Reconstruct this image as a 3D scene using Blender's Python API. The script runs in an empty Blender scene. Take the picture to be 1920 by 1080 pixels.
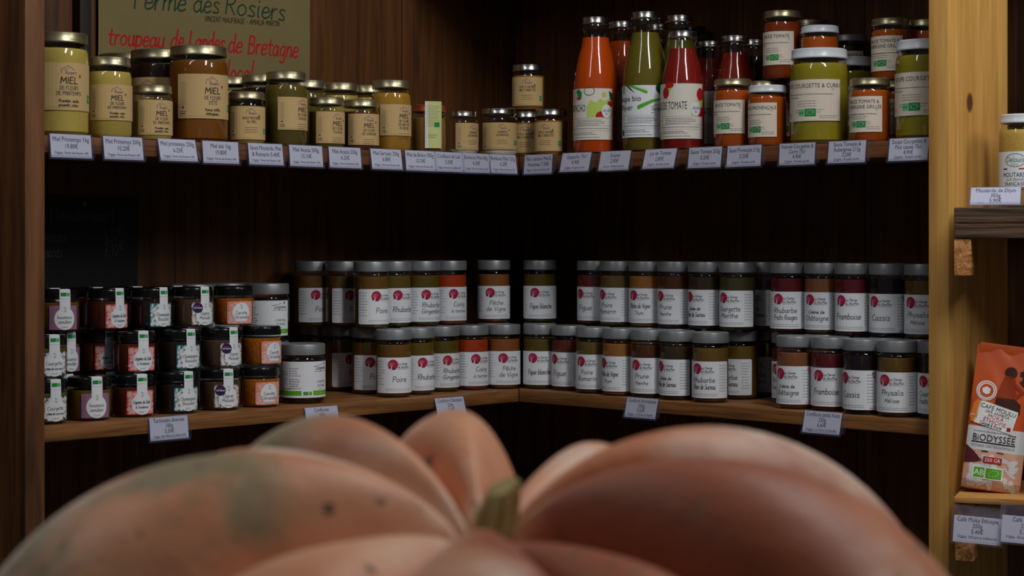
import bpy, bmesh, math, random
from mathutils import Vector, Matrix
sin, cos, pi, R = math.sin, math.cos, math.pi, math.radians
random.seed(7)
S = bpy.context.scene
COL = S.collection

# ------------------------------------------------------------------ camera
HC, FPX, HOR = 1.35, 3500.0, 454.0           # eye height, focal length in pixels, horizon row
cam_d = bpy.data.cameras.new('camera'); cam = bpy.data.objects.new('camera', cam_d); COL.objects.link(cam)
cam.location = (0, 0, HC); cam.rotation_euler = (R(90), 0, 0)
cam_d.sensor_width = 36; cam_d.lens = FPX/1920*36; cam_d.shift_y = -(540-HOR)/1920
cam_d.clip_start = .05; cam_d.clip_end = 50
cam_d.dof.use_dof = True; cam_d.dof.focus_distance = 3.25; cam_d.dof.aperture_fstop = 9.5
S.camera = cam
# ------------------------------------------------------------------ light
w = bpy.data.worlds.new('room_air'); S.world = w; w.use_nodes = True
w.node_tree.nodes['Background'].inputs[0].default_value = (.75, .85, 1, 1)
w.node_tree.nodes['Background'].inputs[1].default_value = .058
def tube(name, loc, aim, sx, sy, power, color=(1, .97, .93)):
    d = bpy.data.lights.new(name, 'AREA'); d.shape = 'RECTANGLE'; d.size = sx; d.size_y = sy
    d.energy = power; d.color = color
    o = bpy.data.objects.new(name, d); COL.objects.link(o); o.location = loc
    o.rotation_euler = (Vector(aim)-Vector(loc)).to_track_quat('-Z', 'Y').to_euler()
    return o
tube('ceiling_tube_right', (.85, 1.65, 3.0), (.3, 2.7, 1.3), .26, 1.5, 29)
tube('ceiling_tube_left', (-1.15, 1.45, 3.0), (-.3, 2.4, 1.3), .22, 1.5, 8.5)
tube('ceiling_tube_side', (2.1, 1.9, 2.75), (1.0, 2.9, 1.3), .3, .8, 11)
S.view_settings.view_transform = 'Standard'; S.view_settings.look = 'None'
S.view_settings.gamma = 1; S.view_settings.use_curve_mapping = False; S.view_settings.exposure = 0.0
S.cycles.transparent_max_bounces = 24; S.cycles.max_bounces = 8

# ------------------------------------------------------------------ materials
def lin(c):
    return tuple(((v/255)/12.92 if v/255 <= .04045 else ((v/255+.055)/1.055)**2.4) for v in c)+(1,)
MATS = {}
def mat(name, c, rough=.6, metal=0, spec=.5, coat=0, noise=0, nscale=60, bump=0):
    if name in MATS: return MATS[name]
    m = bpy.data.materials.new(name); m.use_nodes = True; nt = m.node_tree; p = nt.nodes['Principled BSDF']
    p.inputs['Base Color'].default_value = lin(c); p.inputs['Roughness'].default_value = rough
    p.inputs['Metallic'].default_value = metal; p.inputs['Specular IOR Level'].default_value = spec
    p.inputs['Coat Weight'].default_value = coat
    if noise or bump:
        tc = nt.nodes.new('ShaderNodeTexCoord'); n = nt.nodes.new('ShaderNodeTexNoise')
        n.inputs['Scale'].default_value = nscale; n.inputs['Detail'].default_value = 4
        nt.links.new(tc.outputs['Object'], n.inputs['Vector'])
        if noise:
            mx = nt.nodes.new('ShaderNodeMix'); mx.data_type = 'RGBA'
            a = lin(c); k = noise
            mx.inputs[6].default_value = (a[0]*(1-k), a[1]*(1-k), a[2]*(1-k), 1)
            mx.inputs[7].default_value = (min(1, a[0]*(1+k)), min(1, a[1]*(1+k)), min(1, a[2]*(1+k)), 1)
            nt.links.new(n.outputs['Fac'], mx.inputs[0]); nt.links.new(mx.outputs[2], p.inputs['Base Color'])
        if bump:
            b = nt.nodes.new('ShaderNodeBump'); b.inputs['Strength'].default_value = bump; b.inputs['Distance'].default_value = .002
            nt.links.new(n.outputs['Fac'], b.inputs['Height']); nt.links.new(b.outputs[0], p.inputs['Normal'])
    MATS[name] = m; return m
def ink(name, c): return mat(name, c, .7, spec=.2)
def thin_clear(name, tint, base=.065, rough=.045, haze=0, haze_c=(150, 150, 170)):
    if name in MATS: return MATS[name]
    m = bpy.data.materials.new(name); m.use_nodes = True; nt = m.node_tree; N = nt.nodes; L = nt.links
    N.remove(N['Principled BSDF']); out = N['Material Output']
    t = N.new('ShaderNodeBsdfTransparent'); t.inputs[0].default_value = lin(tint)
    g = N.new('ShaderNodeBsdfGlossy'); g.inputs['Roughness'].default_value = rough
    lw = N.new('ShaderNodeLayerWeight'); lw.inputs[0].default_value = .5
    pw = N.new('ShaderNodeMath'); pw.operation = 'POWER'; pw.inputs[1].default_value = 4.5
    ma = N.new('ShaderNodeMath'); ma.operation = 'MULTIPLY_ADD'; ma.inputs[1].default_value = .75; ma.inputs[2].default_value = base
    L.new(lw.outputs['Facing'], pw.inputs[0]); L.new(pw.outputs[0], ma.inputs[0])
    mx = N.new('ShaderNodeMixShader'); L.new(ma.outputs[0], mx.inputs[0]); L.new(t.outputs[0], mx.inputs[1]); L.new(g.outputs[0], mx.inputs[2])
    last = mx
    if haze:
        d = N.new('ShaderNodeBsdfDiffuse'); d.inputs[0].default_value = lin(haze_c)
        m2 = N.new('ShaderNodeMixShader'); m2.inputs[0].default_value = haze
        L.new(mx.outputs[0], m2.inputs[1]); L.new(d.outputs[0], m2.inputs[2]); last = m2
    L.new(last.outputs[0], out.inputs[0]); MATS[name] = m; return m
def wood(name, dark, light, gx=2, gy=40, gz=40, rough=.6, bump=.25, plank=0, plank_var=.35, gap=.004, knots=0, zlen=False):
    """grain runs along the axis that has the small frequency"""
    if name in MATS: return MATS[name]
    m = bpy.data.materials.new(name); m.use_nodes = True; nt = m.node_tree; N = nt.nodes; L = nt.links
    p = N['Principled BSDF']; p.inputs['Roughness'].default_value = rough; p.inputs['Specular IOR Level'].default_value = .3
    tc = N.new('ShaderNodeTexCoord'); mp = N.new('ShaderNodeMapping'); mp.inputs['Scale'].default_value = (gx, gy, gz)
    L.new(tc.outputs['Object'], mp.inputs[0])
    n = N.new('ShaderNodeTexNoise'); n.inputs['Scale'].default_value = 1.6; n.inputs['Detail'].default_value = 6; n.inputs['Distortion'].default_value = .8
    L.new(mp.outputs[0], n.inputs['Vector'])
    n2 = N.new('ShaderNodeTexNoise'); n2.inputs['Scale'].default_value = 6; L.new(mp.outputs[0], n2.inputs['Vector'])
    ad = N.new('ShaderNodeMath'); ad.operation = 'MULTIPLY_ADD'; ad.inputs[1].default_value = .35; L.new(n2.outputs['Fac'], ad.inputs[0]); L.new(n.outputs['Fac'], ad.inputs[2])
    cr = N.new('ShaderNodeValToRGB'); cr.color_ramp.elements[0].position = .45; cr.color_ramp.elements[1].position = .85
    cr.color_ramp.elements[0].color = lin(dark); cr.color_ramp.elements[1].color = lin(light)
    L.new(ad.outputs[0], cr.inputs[0]); col = cr.outputs[0]
    if plank:
        sp = N.new('ShaderNodeSeparateXYZ'); L.new(tc.outputs['Object'], sp.inputs[0])
        dv = N.new('ShaderNodeMath'); dv.operation = 'DIVIDE'; dv.inputs[1].default_value = plank; L.new(sp.outputs[0], dv.inputs[0])
        fl = N.new('ShaderNodeMath'); fl.operation = 'FLOOR'; L.new(dv.outputs[0], fl.inputs[0])
        wn = N.new('ShaderNodeTexWhiteNoise'); wn.noise_dimensions = '1D'; L.new(fl.outputs[0], wn.inputs['W'])
        mr = N.new('ShaderNodeMapRange'); mr.inputs[3].default_value = 1-plank_var; mr.inputs[4].default_value = 1+plank_var; L.new(wn.outputs['Value'], mr.inputs[0])
        fr = N.new('ShaderNodeMath'); fr.operation = 'FRACT'; L.new(dv.outputs[0], fr.inputs[0])
        gt = N.new('ShaderNodeMath'); gt.operation = 'GREATER_THAN'; gt.inputs[1].default_value = gap/plank; L.new(fr.outputs[0], gt.inputs[0])
        mm = N.new('ShaderNodeMath'); mm.operation = 'MULTIPLY'; L.new(mr.outputs[0], mm.inputs[0]); L.new(gt.outputs[0], mm.inputs[1])
        vm = N.new('ShaderNodeVectorMath'); vm.operation = 'SCALE'; L.new(col, vm.inputs[0]); L.new(mm.outputs[0], vm.inputs['Scale']); col = vm.outputs[0]
    L.new(col, p.inputs['Base Color'])
    b = N.new('ShaderNodeBump'); b.inputs['Strength'].default_value = bump; b.inputs['Distance'].default_value = .003
    L.new(ad.outputs[0], b.inputs['Height']); L.new(b.outputs[0], p.inputs['Normal'])
    MATS[name] = m; return m

GLASS = thin_clear('clear_glass', (248, 250, 248))
PLASTIC = thin_clear('clear_plastic', (247, 247, 252), .04, .08, .035, (170, 172, 205))
LID_GREY = mat('grey_lid_metal', (140, 143, 147), .42, .55)
LID_GOLD = mat('pale_gold_lid_metal', (178, 170, 138), .34, .9)
LID_SILVER = mat('silver_lid_metal', (180, 180, 178), .25, 1)
LID_BLACK = mat('black_lid_enamel', (14, 13, 14), .22)
LID_WHITE = mat('white_lid_enamel', (205, 212, 220), .3)
LID_COPPER = mat('copper_lid_enamel', (170, 78, 40), .35, .3)
WHITE = mat('white_label_paper', (224, 229, 236), .65, spec=.3)
CARDW = mat('white_card', (204, 208, 222), .6, spec=.3)
KRAFT = mat('kraft_label_paper', (194, 166, 116), .7, spec=.2, noise=.06, nscale=400)
BOTTLEP = mat('bottle_label_paper', (220, 218, 208), .6, spec=.3)
OFFW = mat('ivory_label_paper', (214, 204, 190), .6, spec=.3)
BLACK = ink('black_ink', (22, 22, 26)); GREYINK = ink('grey_ink', (120, 122, 130)); DKGREY = ink('dark_grey_ink', (66, 66, 74))
GREEN = ink('green_ink', (24, 140, 62)); LGREEN = ink('light_green_ink', (120, 190, 140)); RED = ink('red_ink', (178, 28, 34))
RUST = ink('rust_ink', (150, 62, 30)); PINK = ink('crimson_ink', (168, 30, 70)); BRIGHT = ink('leaf_green_ink', (84, 170, 40))
LIME = ink('lime_ink', (184, 208, 100)); DKGREEN = ink('deep_green_ink', (20, 78, 52)); BROWNINK = ink('brown_ink', (96, 70, 50))
NAVY = ink('navy_ink', (40, 34, 84)); PALE = ink('pale_print', (232, 234, 236)); TEAL = ink('teal_ink', (26, 118, 128))
PURPLE = ink('purple_ink', (118, 66, 122)); CORAL = ink('coral_ink', (206, 62, 62)); PEACH = ink('peach_ink', (226, 138, 108)); ROSE = ink('rose_print', (232, 190, 190))
VIOLET = ink('violet_ink', (170, 90, 160))

# ------------------------------------------------------------------ mesh helpers
def link_mesh(name, me, parent=None, loc=None):
    o = bpy.data.objects.new(name, me); COL.objects.link(o)
    if parent: o.parent = parent
    if loc is not None: o.location = loc
    return o
def tag(o, label=None, cat=None, group=None, kind=None):
    if label: o['label'] = label
    if cat: o['category'] = cat
    if group: o['group'] = group
    if kind: o['kind'] = kind
    return o
def empty(name, loc, rz=0):
    o = bpy.data.objects.new(name, None); COL.objects.link(o); o.location = loc; o.rotation_euler = (0, 0, rz)
    o.empty_display_size = .02
    return o
def bm_mesh(name, bm, mats, smooth=True, angle=40):
    me = bpy.data.meshes.new(name); bm.normal_update(); bm.to_mesh(me); bm.free()
    for m in (mats if isinstance(mats, (list, tuple)) else [mats]): me.materials.append(m)
    if smooth:
        me.polygons.foreach_set('use_smooth', [True]*len(me.polygons))
        me.set_sharp_from_angle(angle=R(angle))
    return me
LATHES = {}
def lathe(name, prof, m, seg=44, cap=True, rip=None):
    key = (name, tuple(prof), m.name)
    if key in LATHES: return LATHES[key]
    bm = bmesh.new(); rings = []
    for k, (r, z) in enumerate(prof):
        if r < 1e-6: rings.append([bm.verts.new((0, 0, z))]); continue
        rings.append([bm.verts.new((r*cos(2*pi*i/seg), r*sin(2*pi*i/seg), z)) for i in range(seg)])
    for a, b in zip(rings, rings[1:]):
        for i in range(seg):
            j = (i+1) % seg
            if len(a) == 1 and len(b) == 1: continue
            if len(a) == 1: bm.faces.new((a[0], b[j], b[i]))
            elif len(b) == 1: bm.faces.new((a[i], a[j], b[0]))
            else: bm.faces.new((a[i], a[j], b[j], b[i]))
    bmesh.ops.recalc_face_normals(bm, faces=bm.faces)
    me = bm_mesh(name, bm, m); LATHES[key] = me; return me
def box_bm(bm, x0, x1, y0, y1, z0, z1, bev=0):
    vs = [bm.verts.new(p) for p in ((x0,y0,z0),(x1,y0,z0),(x1,y1,z0),(x0,y1,z0),(x0,y0,z1),(x1,y0,z1),(x1,y1,z1),(x0,y1,z1))]
    fs = [bm.faces.new([vs[i] for i in f]) for f in ((3,2,1,0),(4,5,6,7),(0,1,5,4),(1,2,6,5),(2,3,7,6),(3,0,4,7))]
    if bev:
        es = list({e for f in fs for e in f.edges})
        bmesh.ops.bevel(bm, geom=es, offset=bev, segments=2, profile=.6, affect='EDGES')
def prism_bm(bm, pts, z0, z1, bev=0):
    a = [bm.verts.new((x, y, z0)) for x, y in pts]; b = [bm.verts.new((x, y, z1)) for x, y in pts]
    n = len(pts); fs = [bm.faces.new(a[::-1]), bm.faces.new(b)]
    for i in range(n): fs.append(bm.faces.new((a[i], a[(i+1) % n], b[(i+1) % n], b[i])))
    if bev: bmesh.ops.bevel(bm, geom=list({e for f in fs for e in f.edges}), offset=bev, segments=2, profile=.6, affect='EDGES')
    bmesh.ops.recalc_face_normals(bm, faces=bm.faces)

# ------------------------------------------------------------------ lettering
GL = {
'a':"3.6,4.2 2,5 .4,3.4 .3,1.2 1.4,0 3,1 3.8,4.6|3.8,4.8 3.7,1.2 4.6,0;5",'b':".5,9 .5,0|.5,3.5 2,5 3.8,4 3.9,1.4 2.4,0 .5,1;4.8",
'c':"3.6,4.4 2,5 .4,3.2 .5,1.2 2,0 3.8,.8;4.4",'d':"3.8,4 2.2,5 .4,3.4 .4,1 1.8,0 3.6,1.4|3.9,9 3.8,1.2 4.5,0;5",
'e':".5,2.6 3.6,3 3.2,4.7 1.6,5 .4,3 .6,.8 2,0 3.9,.9;4.5",'f':"3.4,8.4 2.2,9 1.4,7.5 1.3,0|0,5 3,5.2;3.5",
'g':"3.6,4.3 2,5 .4,3.4 .6,1.2 2,.4 3.6,2|3.8,5 3.8,-1.6 2.4,-3 .6,-2.4;4.8",'h':".5,9 .5,0|.5,3 2,5 3.5,4.4 3.7,0;4.6",
'i':".6,5 .6,.8 1.2,0|.7,7 .7,7.4;1.9",'j':"1.5,5 1.5,-1.8 .2,-3|1.6,7 1.6,7.3;2.4",'k':".5,9 .5,0|3.4,5 .7,2.4 3.6,0;4.2",
'l':".6,9 .6,1 1.3,0;2",'m':".5,5 .5,0|.5,3 1.8,5 3,4.4 3.1,0|3.1,3 4.5,5 5.7,4.4 5.9,0;6.8",'n':".5,5 .5,0|.5,3 2,5 3.4,4.4 3.6,0;4.5",
'o':"2.2,5 .5,3.6 .5,1.2 2.1,0 3.9,1.4 3.8,3.8 2.2,5;4.7",'p':".5,5 .5,-3|.5,3.4 2,5 3.8,4 3.8,1.4 2.3,0 .5,1;4.7",
'q':"3.6,4.3 2,5 .4,3.4 .6,1.2 2,.4 3.6,2|3.8,5 3.8,-3;4.8",'r':".5,5 .5,0|.5,3 1.8,4.8 3,4.8;3.5",'s':"3.2,4.5 1.7,5 .6,3.8 3,1.6 2.6,.2 .3,.4;3.9",
't':"1.4,7.5 1.4,.8 2.8,.1|0,5 3,5.1;3.4",'u':".5,5 .5,1.2 1.6,0 3.3,1.2 3.6,5|3.6,5 3.7,.8 4.4,0;4.8",'v':".2,5 1.9,0 3.8,5;4.2",
'w':".2,5 1.4,0 2.8,4 4.2,0 5.6,5;6",'x':".3,5 3.6,0|3.5,5 .2,0;4.2",'y':".3,5 1.9,.6|3.8,5 1.4,-3;4.3",'z':".4,5 3.4,5 .3,0 3.7,0;4.2",
'A':"0,0 2.6,8.5 5.2,0|1,3 4.3,3;5.8",'B':".6,8.5 .6,0|.6,8.5 3.6,8 3.4,5 .7,4.6|.7,4.6 4.4,3.8 4,.6 .6,0;5.2",'C':"4.8,7.4 2.8,8.5 .6,6 .5,2.4 2.4,0 5,1.2;5.6",
'D':".6,8.5 .6,0|.6,8.5 4,7.4 5,4.2 3.6,.8 .6,0;5.8",'E':"4.4,8.5 .6,8.5 .6,0 4.5,0|.6,4.5 3.8,4.5;5.2",'F':"4.6,8.5 .6,8.5 .6,0|.6,4.6 3.8,4.6;5",
'G':"4.8,7.4 2.8,8.5 .6,6 .5,2.4 2.4,0 4.8,1.4 4.8,4 3,4;5.8",'H':".6,8.5 .6,0|4.8,8.5 4.8,0|.6,4.5 4.8,4.5;5.6",'I':".7,8.5 .7,0;1.8",
'J':"3.4,8.5 3.4,2 1.8,0 .2,1.4;4.2",'K':".6,8.5 .6,0|4.6,8.5 .8,4 4.8,0;5.2",'L':".6,8.5 .6,0 4.2,0;4.6",'M':".4,0 .9,8.5 3.2,3 5.6,8.5 6.2,0;7",
'N':".6,0 .6,8.5 4.8,0 4.8,8.5;5.8",'O':"2.8,8.5 .7,6.6 .6,2 2.8,0 5,2 5,6.6 2.8,8.5;5.8",'P':".6,8.5 .6,0|.6,8.3 3.6,8.4 4.4,6.4 3.4,4.4 .6,4;5",
'Q':"2.8,8.5 .7,6.6 .6,2 2.8,0 5,2 5,6.6 2.8,8.5|3.4,2 5.2,-.6;5.8",'R':".6,8.5 .6,0|.6,8.3 3.6,8.4 4.2,6.4 3.2,4.6 .7,4.3|2,4.3 4.6,0;5.2",
'S':"4.2,7.6 2.4,8.5 .7,7 1.4,5 3.8,3.6 4.2,1.4 2.4,0 .4,.8;5",'T':"0,8.5 5.2,8.5|2.6,8.5 2.6,0;5.4",'U':".6,8.5 .6,2 2.6,0 4.7,2 4.8,8.5;5.6",
'V':"0,8.5 2.5,0 5,8.5;5.2",'W':"0,8.5 1.7,0 3.4,6 5.2,0 6.8,8.5;7",'X':".2,8.5 4.6,0|4.6,8.5 .2,0;5",'Y':".2,8.5 2.5,4.4 4.8,8.5|2.5,4.4 2.5,0;5",'Z':".4,8.5 4.6,8.5 .3,0 4.8,0;5.2",
'0':"2.2,8 .6,6 .6,2 2.2,0 3.9,2 3.9,6 2.2,8;4.8",'1':".4,6.4 2,8.4 2,0;3.2",'3':".6,7.6 2.4,8.4 3.8,6.6 2,4.6 4,2.4 2.2,0 .3,.8;4.6",'5':"3.8,8.4 .9,8.4 .7,5 2.8,5 4,2.6 2.4,0 .4,.5;4.6",
'7':".3,8.4 4.2,8.4 1.6,0|1,4.2 3.6,4.4;4.6",',':".8,.6 .2,-1.4;1.6",'.':".5,0 .5,.4;1.4",'-':".3,3 2.8,3;3.4","'":".6,8.8 .4,7;1.4",'€':"4.4,7.4 2.6,8.2 .8,5.6 .8,2.4 2.6,0 4.4,.8|0,5 3.4,5|0,3.2 3.2,3.2;5",
'[':"2,9.4 .6,9.4 .6,-1.4 2,-1.4;2.6",']':".4,9.4 1.8,9.4 1.8,-1.4 .4,-1.4;2.6",'&':"4.6,.2 1,6 1.6,8.2 3,7.4 .6,3.4 .8,.6 2.6,0 4.6,3;5.2",' ':";2.8",
}
ACC = {'é':('e','ac'),'è':('e','gr'),'ê':('e','ci'),'à':('a','gr'),'â':('a','ci'),'û':('u','ci'),'ç':('c','ce'),'É':('E','AC'),'Ê':('E','CI'),'À':('A','AC')}
ACS = {'ac':"1.6,6.3 3,8",'gr':"1.2,8 2.6,6.3",'ci':"1,6.3 2.2,7.8 3.4,6.3",'ce':"2,0 2.6,-1 1.4,-1.6",'AC':"2,9.6 3.4,11",'CI':"1.4,9.6 2.6,11 3.8,9.6"}
STRAIGHT = set("AEFHIKLMNTVWXYZvwxzk[]17-'|,.")
def parse(s): return [tuple(map(float, q.split(','))) for q in s.split()]
def smooth_line(p, k=3):
    if len(p) < 3: return p
    out = []; q = [p[0]]+p+[p[-1]]
    for i in range(1, len(q)-2):
        a, b, c, d = q[i-1], q[i], q[i+1], q[i+2]
        for j in range(k):
            t = j/k
            out.append(tuple(.5*(2*b[n]+(c[n]-a[n])*t+(2*a[n]-5*b[n]+4*c[n]-d[n])*t*t+(3*b[n]-a[n]-3*c[n]+d[n])*t**3) for n in (0, 1)))
    return out+[p[-1]]
def hand_strokes(s):
    x = 0; out = []
    for ch in s:
        base, ac = ACC.get(ch, (ch, None))
        g = GL.get(base, GL[' ']); body, wd = g.split(';')
        for st in body.split('|'):
            p = parse(st)
            if not p: continue
            if base not in STRAIGHT: p = smooth_line(p)
            out.append([(x+a, b) for a, b in p])
        if ac: out.append([(x+a, b) for a, b in parse(ACS[ac])])
        x += float(wd)+.35
    return out, x
FONTC = {}
def font_tris(s):
    if s in FONTC: return FONTC[s]
    c = bpy.data.curves.new('lettering', 'FONT'); c.body = s; c.size = 1; c.resolution_u = 2
    o = bpy.data.objects.new('lettering', c); COL.objects.link(o)
    dg = bpy.context.evaluated_depsgraph_get(); me = o.evaluated_get(dg).to_mesh()
    vs = [tuple(v.co[:2]) for v in me.vertices]; fs = [tuple(p.vertices) for p in me.polygons]
    o.evaluated_get(dg).to_mesh_clear()
    bpy.data.objects.remove(o); bpy.data.curves.remove(c)
    wd = max([v[0] for v in vs], default=0)
    FONTC[s] = (vs, fs, wd); return FONTC[s]

class Flat:
    """flat artwork in metres, u right and v up, layers lie a hair above each other"""
    def __init__(s): s.bm = bmesh.new(); s.mats = []; s.l = 0; s.clip = None
    def mi(s, m):
        if m not in s.mats: s.mats.append(m)
        return s.mats.index(m)
    def poly(s, pts, m, lay=1):
        try:
            f = s.bm.faces.new([s.bm.verts.new((x, y, lay*.00012)) for x, y in pts]); f.material_index = s.mi(m)
            if f.normal.z < 0 or True:
                f.normal_update()
                if f.normal.z < 0: f.normal_flip()
        except ValueError: pass
    def rect(s, x0, y0, x1, y1, m, lay=1, rad=0):
        if rad:
            pts = []
            for cx, cy, a0 in ((x1-rad, y1-rad, 0), (x0+rad, y1-rad, 90), (x0+rad, y0+rad, 180), (x1-rad, y0+rad, 270)):
                for k in range(4): a = R(a0+30*k); pts.append((cx+rad*cos(a), cy+rad*sin(a)))
            s.poly(pts, m, lay)
        else: s.poly([(x0, y0), (x1, y0), (x1, y1), (x0, y1)], m, lay)
    def oval(s, cx, cy, rx, ry, m, lay=1, n=20, rot=0):
        c, q = cos(rot), sin(rot)
        s.poly([(cx+rx*cos(2*pi*k/n)*c-ry*sin(2*pi*k/n)*q, cy+rx*cos(2*pi*k/n)*q+ry*sin(2*pi*k/n)*c) for k in range(n)], m, lay)
    def line(s, pts, wd, m, lay=2):
        for i in range(1, len(pts)-1):
            a, b = Vector(pts[i])-Vector(pts[i-1]), Vector(pts[i+1])-Vector(pts[i])
            if a.length > wd*.6 and b.length > wd*.6 and a.angle(b) > R(55):
                s.line(pts[:i+1], wd, m, lay); s.line(pts[i:], wd, m, lay); return
        n = len(pts); L = []; Rr = []
        for i in range(n):
            a = Vector(pts[max(i-1, 0)]); b = Vector(pts[min(i+1, n-1)]); d = b-a
            if d.length < 1e-9: d = Vector((1, 0))
            d.normalize(); nn = Vector((-d.y, d.x))*wd/2; p = Vector(pts[i])
            if i == 0: p = p-d*wd*.35
            if i == n-1: p = p+d*wd*.35
            L.append(tuple(p+nn)); Rr.append(tuple(p-nn))
        for i in range(n-1): s.poly([Rr[i], Rr[i+1], L[i+1], L[i]], m, lay)
    def ring(s, cx, cy, rx, ry, wd, m, lay=2, n=22):
        s.line([(cx+rx*cos(2*pi*k/n), cy+ry*sin(2*pi*k/n)) for k in range(n+1)], wd, m, lay)
    def hand(s, t, x, y, size, m, wd=None, align='c', slant=.12, lay=2, rot=0, maxw=None, kx=1.0):
        st, tw = hand_strokes(t); k = size/8.5; k0 = k*kx
        kx = k0 if not maxw or tw*k0 <= maxw else maxw/tw
        ox = {'c': -tw*kx/2, 'l': 0, 'r': -tw*kx}[align]; wd = wd or size*.1; c, q = cos(rot), sin(rot)
        for p in st:
            pp = [(ox+a*kx+b*k*slant, b*k) for a, b in p]
            s.line([(x+a*c-b*q, y+a*q+b*c) for a, b in pp], wd, m, lay)
    def text(s, t, x, y, size, m, align='c', lay=2, rot=0, sx=1, slant=0):
        vs, fs, tw = font_tris(t); ox = {'c': -tw/2, 'l': 0, 'r': -tw}[align]; c, q = cos(rot), sin(rot); bv = []
        for a, b in vs:
            a, b = (ox+a)*size*sx+b*size*slant, b*size
            bv.append(s.bm.verts.new((x+a*c-b*q, y+a*q+b*c, lay*.00012)))
        for f in fs:
            try:
                ff = s.bm.faces.new([bv[i] for i in f]); ff.material_index = s.mi(m); ff.normal_update()
                if ff.normal.z < 0: ff.normal_flip()
            except ValueError: pass
    def para(s, x0, x1, y, n, dy, m, h=.0006, seed=1, lay=2, ragged=.3):
        r = random.Random(seed)
        for k in range(n):
            x = x0; end = x1-(x1-x0)*ragged*r.random()
            while x < end:
                l = r.uniform(.0012, .0042); s.rect(x, y-k*dy, min(x+l, end), y-k*dy+h, m, lay); x += l+.0009
    def build(s, name, fn, step=.006, vstep=None):
        bm = s.bm; xs = [v.co.x for v in bm.verts]; ys = [v.co.y for v in bm.verts]
        if step:
            k = math.floor(min(xs)/step)+1
            while k*step < max(xs):
                bmesh.ops.bisect_plane(bm, geom=bm.verts[:]+bm.edges[:]+bm.faces[:], plane_co=(k*step, 0, 0), plane_no=(1, 0, 0)); k += 1
        if vstep:
            k = math.floor(min(ys)/vstep)+1
            while k*vstep < max(ys):
                bmesh.ops.bisect_plane(bm, geom=bm.verts[:]+bm.edges[:]+bm.faces[:], plane_co=(0, k*vstep, 0), plane_no=(0, 1, 0)); k += 1
        for v in bm.verts: v.co = fn(v.co.x, v.co.y, v.co.z)
        me = bpy.data.meshes.new(name); bm.normal_update(); bm.to_mesh(me); bm.free()
        for m in s.mats: me.materials.append(m)
        return me
def wrap(r):      # onto a cylinder that faces -y
    def fn(u, v, z):
        a = u/r; rr = r+.0002+z
        return (rr*sin(a), -rr*cos(a), v)
    return fn
def eco(f, x, y, h, lay=2, ab=True):      # green leaf mark with the small square beside it
    wd = h*1.5
    f.rect(x, y, x+wd, y+h, GREEN, lay)
    c = (x+wd*.5, y+h*.5)
    for k in range(9):
        a = 2*pi*k/9+.3; f.oval(c[0]+wd*.3*cos(a), c[1]+h*.26*sin(a)+h*.05*cos(a), h*.055, h*.055, PALE, lay+1, 5)
    if ab: f.rect(x-h*.95, y+h*.04, x-h*.08, y+h*.96, LGREEN, lay); f.text('AB', x-h*.52, y+h*.25, h*.6, GREEN, 'c', lay+1)

# ------------------------------------------------------------------ places on the two arms of the corner shelf
C0 = Vector(((973-960)/FPX*3.6, 3.6))
EL = Vector(((85-960)/FPX*2.866, 2.866)); ER = Vector(((1740-960)/FPX*2.974, 2.974))
TL = (EL-C0).normalized(); TR = (ER-C0).normalized()
NL = Vector((TL.y, -TL.x)); NR = Vector((-TR.y, TR.x))
if NL.y < 0: NL = -NL
if NR.y < 0: NR = -NR
ANG = {'L': math.atan2(-TL.y, -TL.x), 'R': math.atan2(TR.y, TR.x)}
LOW = HC-(731-HOR)*3.6/FPX; UP = HC+(HOR-294)*3.6/FPX      # heights of the two shelves
DEPTH = .34
def spot(arm, px, b):
    t, n = (TL, NL) if arm == 'L' else (TR, NR); u = (px-960)/FPX
    Z = ((C0.x+b*n.x)*t.y-(C0.y+b*n.y)*t.x)/(u*t.y-t.x)
    return Vector((u*Z, Z))
PLACED = []
def settle(arm, px, b, r, z, h):
    for _ in range(90):
        p = spot(arm, px, b)
        if all((p-q).length > r+rq+.0006 or z > zq+hq-.004 or zq > z+h-.004 for q, rq, zq, hq in PLACED): break
        b += .002
    PLACED.append((p, r, z, h)); return p

# ------------------------------------------------------------------ setting
WALLW = wood('dark_stained_planks', (64, 38, 18), (110, 68, 34), 26, 20, 1.2, .55, .15, plank=.28, plank_var=.12, gap=.002)
LOWW = wood('oak_shelf_wood', (92, 56, 28), (146, 98, 54), 3, 30, 60, .5, .2)
UPW = wood('brown_shelf_wood', (70, 38, 20), (120, 74, 42), 3, 30, 60, .5, .2)
POSTL = wood('walnut_stained_post_wood', (64, 39, 22), (122, 79, 48), 16, 16, 1.5, .5, .2)
PINE = wood('golden_pine_wood', (172, 122, 56), (210, 162, 88), 22, 22, 1.3, .55, .3)
ROUGH = wood('weathered_grey_board', (24, 18, 15), (104, 80, 62), 3, 40, 70, .85, .9)
BATTEN = wood('rough_pine_batten', (126, 78, 38), (212, 152, 92), 55, 3, 55, .7, .7)
def wall(name, arm, a0, a1, m):
    t, n = (TL, NL) if arm == 'L' else (TR, NR)
    bm = bmesh.new(); box_bm(bm, min(a0, a1), max(a0, a1), 0, .03, 0, 2.9)
    o = link_mesh(name, bm_mesh(name, bm, m, False))
    ang = ANG[arm]; base = C0+n*DEPTH
    o.location = (base.x, base.y, 0); o.rotation_euler = (0, 0, ang); o['kind'] = 'structure'; return o
wall('wall_left', 'L', -1.9, DEPTH, WALLW)
wall('wall_right', 'R', -DEPTH, 1.0, WALLW)
bm = bmesh.new(); box_bm(bm, -3, 3, -1.2, 4.6, -.05, 0)
o = link_mesh('floor', bm_mesh('floor', bm, mat('grey_concrete_floor', (96, 92, 88), .7, noise=.2, nscale=6), False)); o['kind'] = 'structure'
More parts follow.
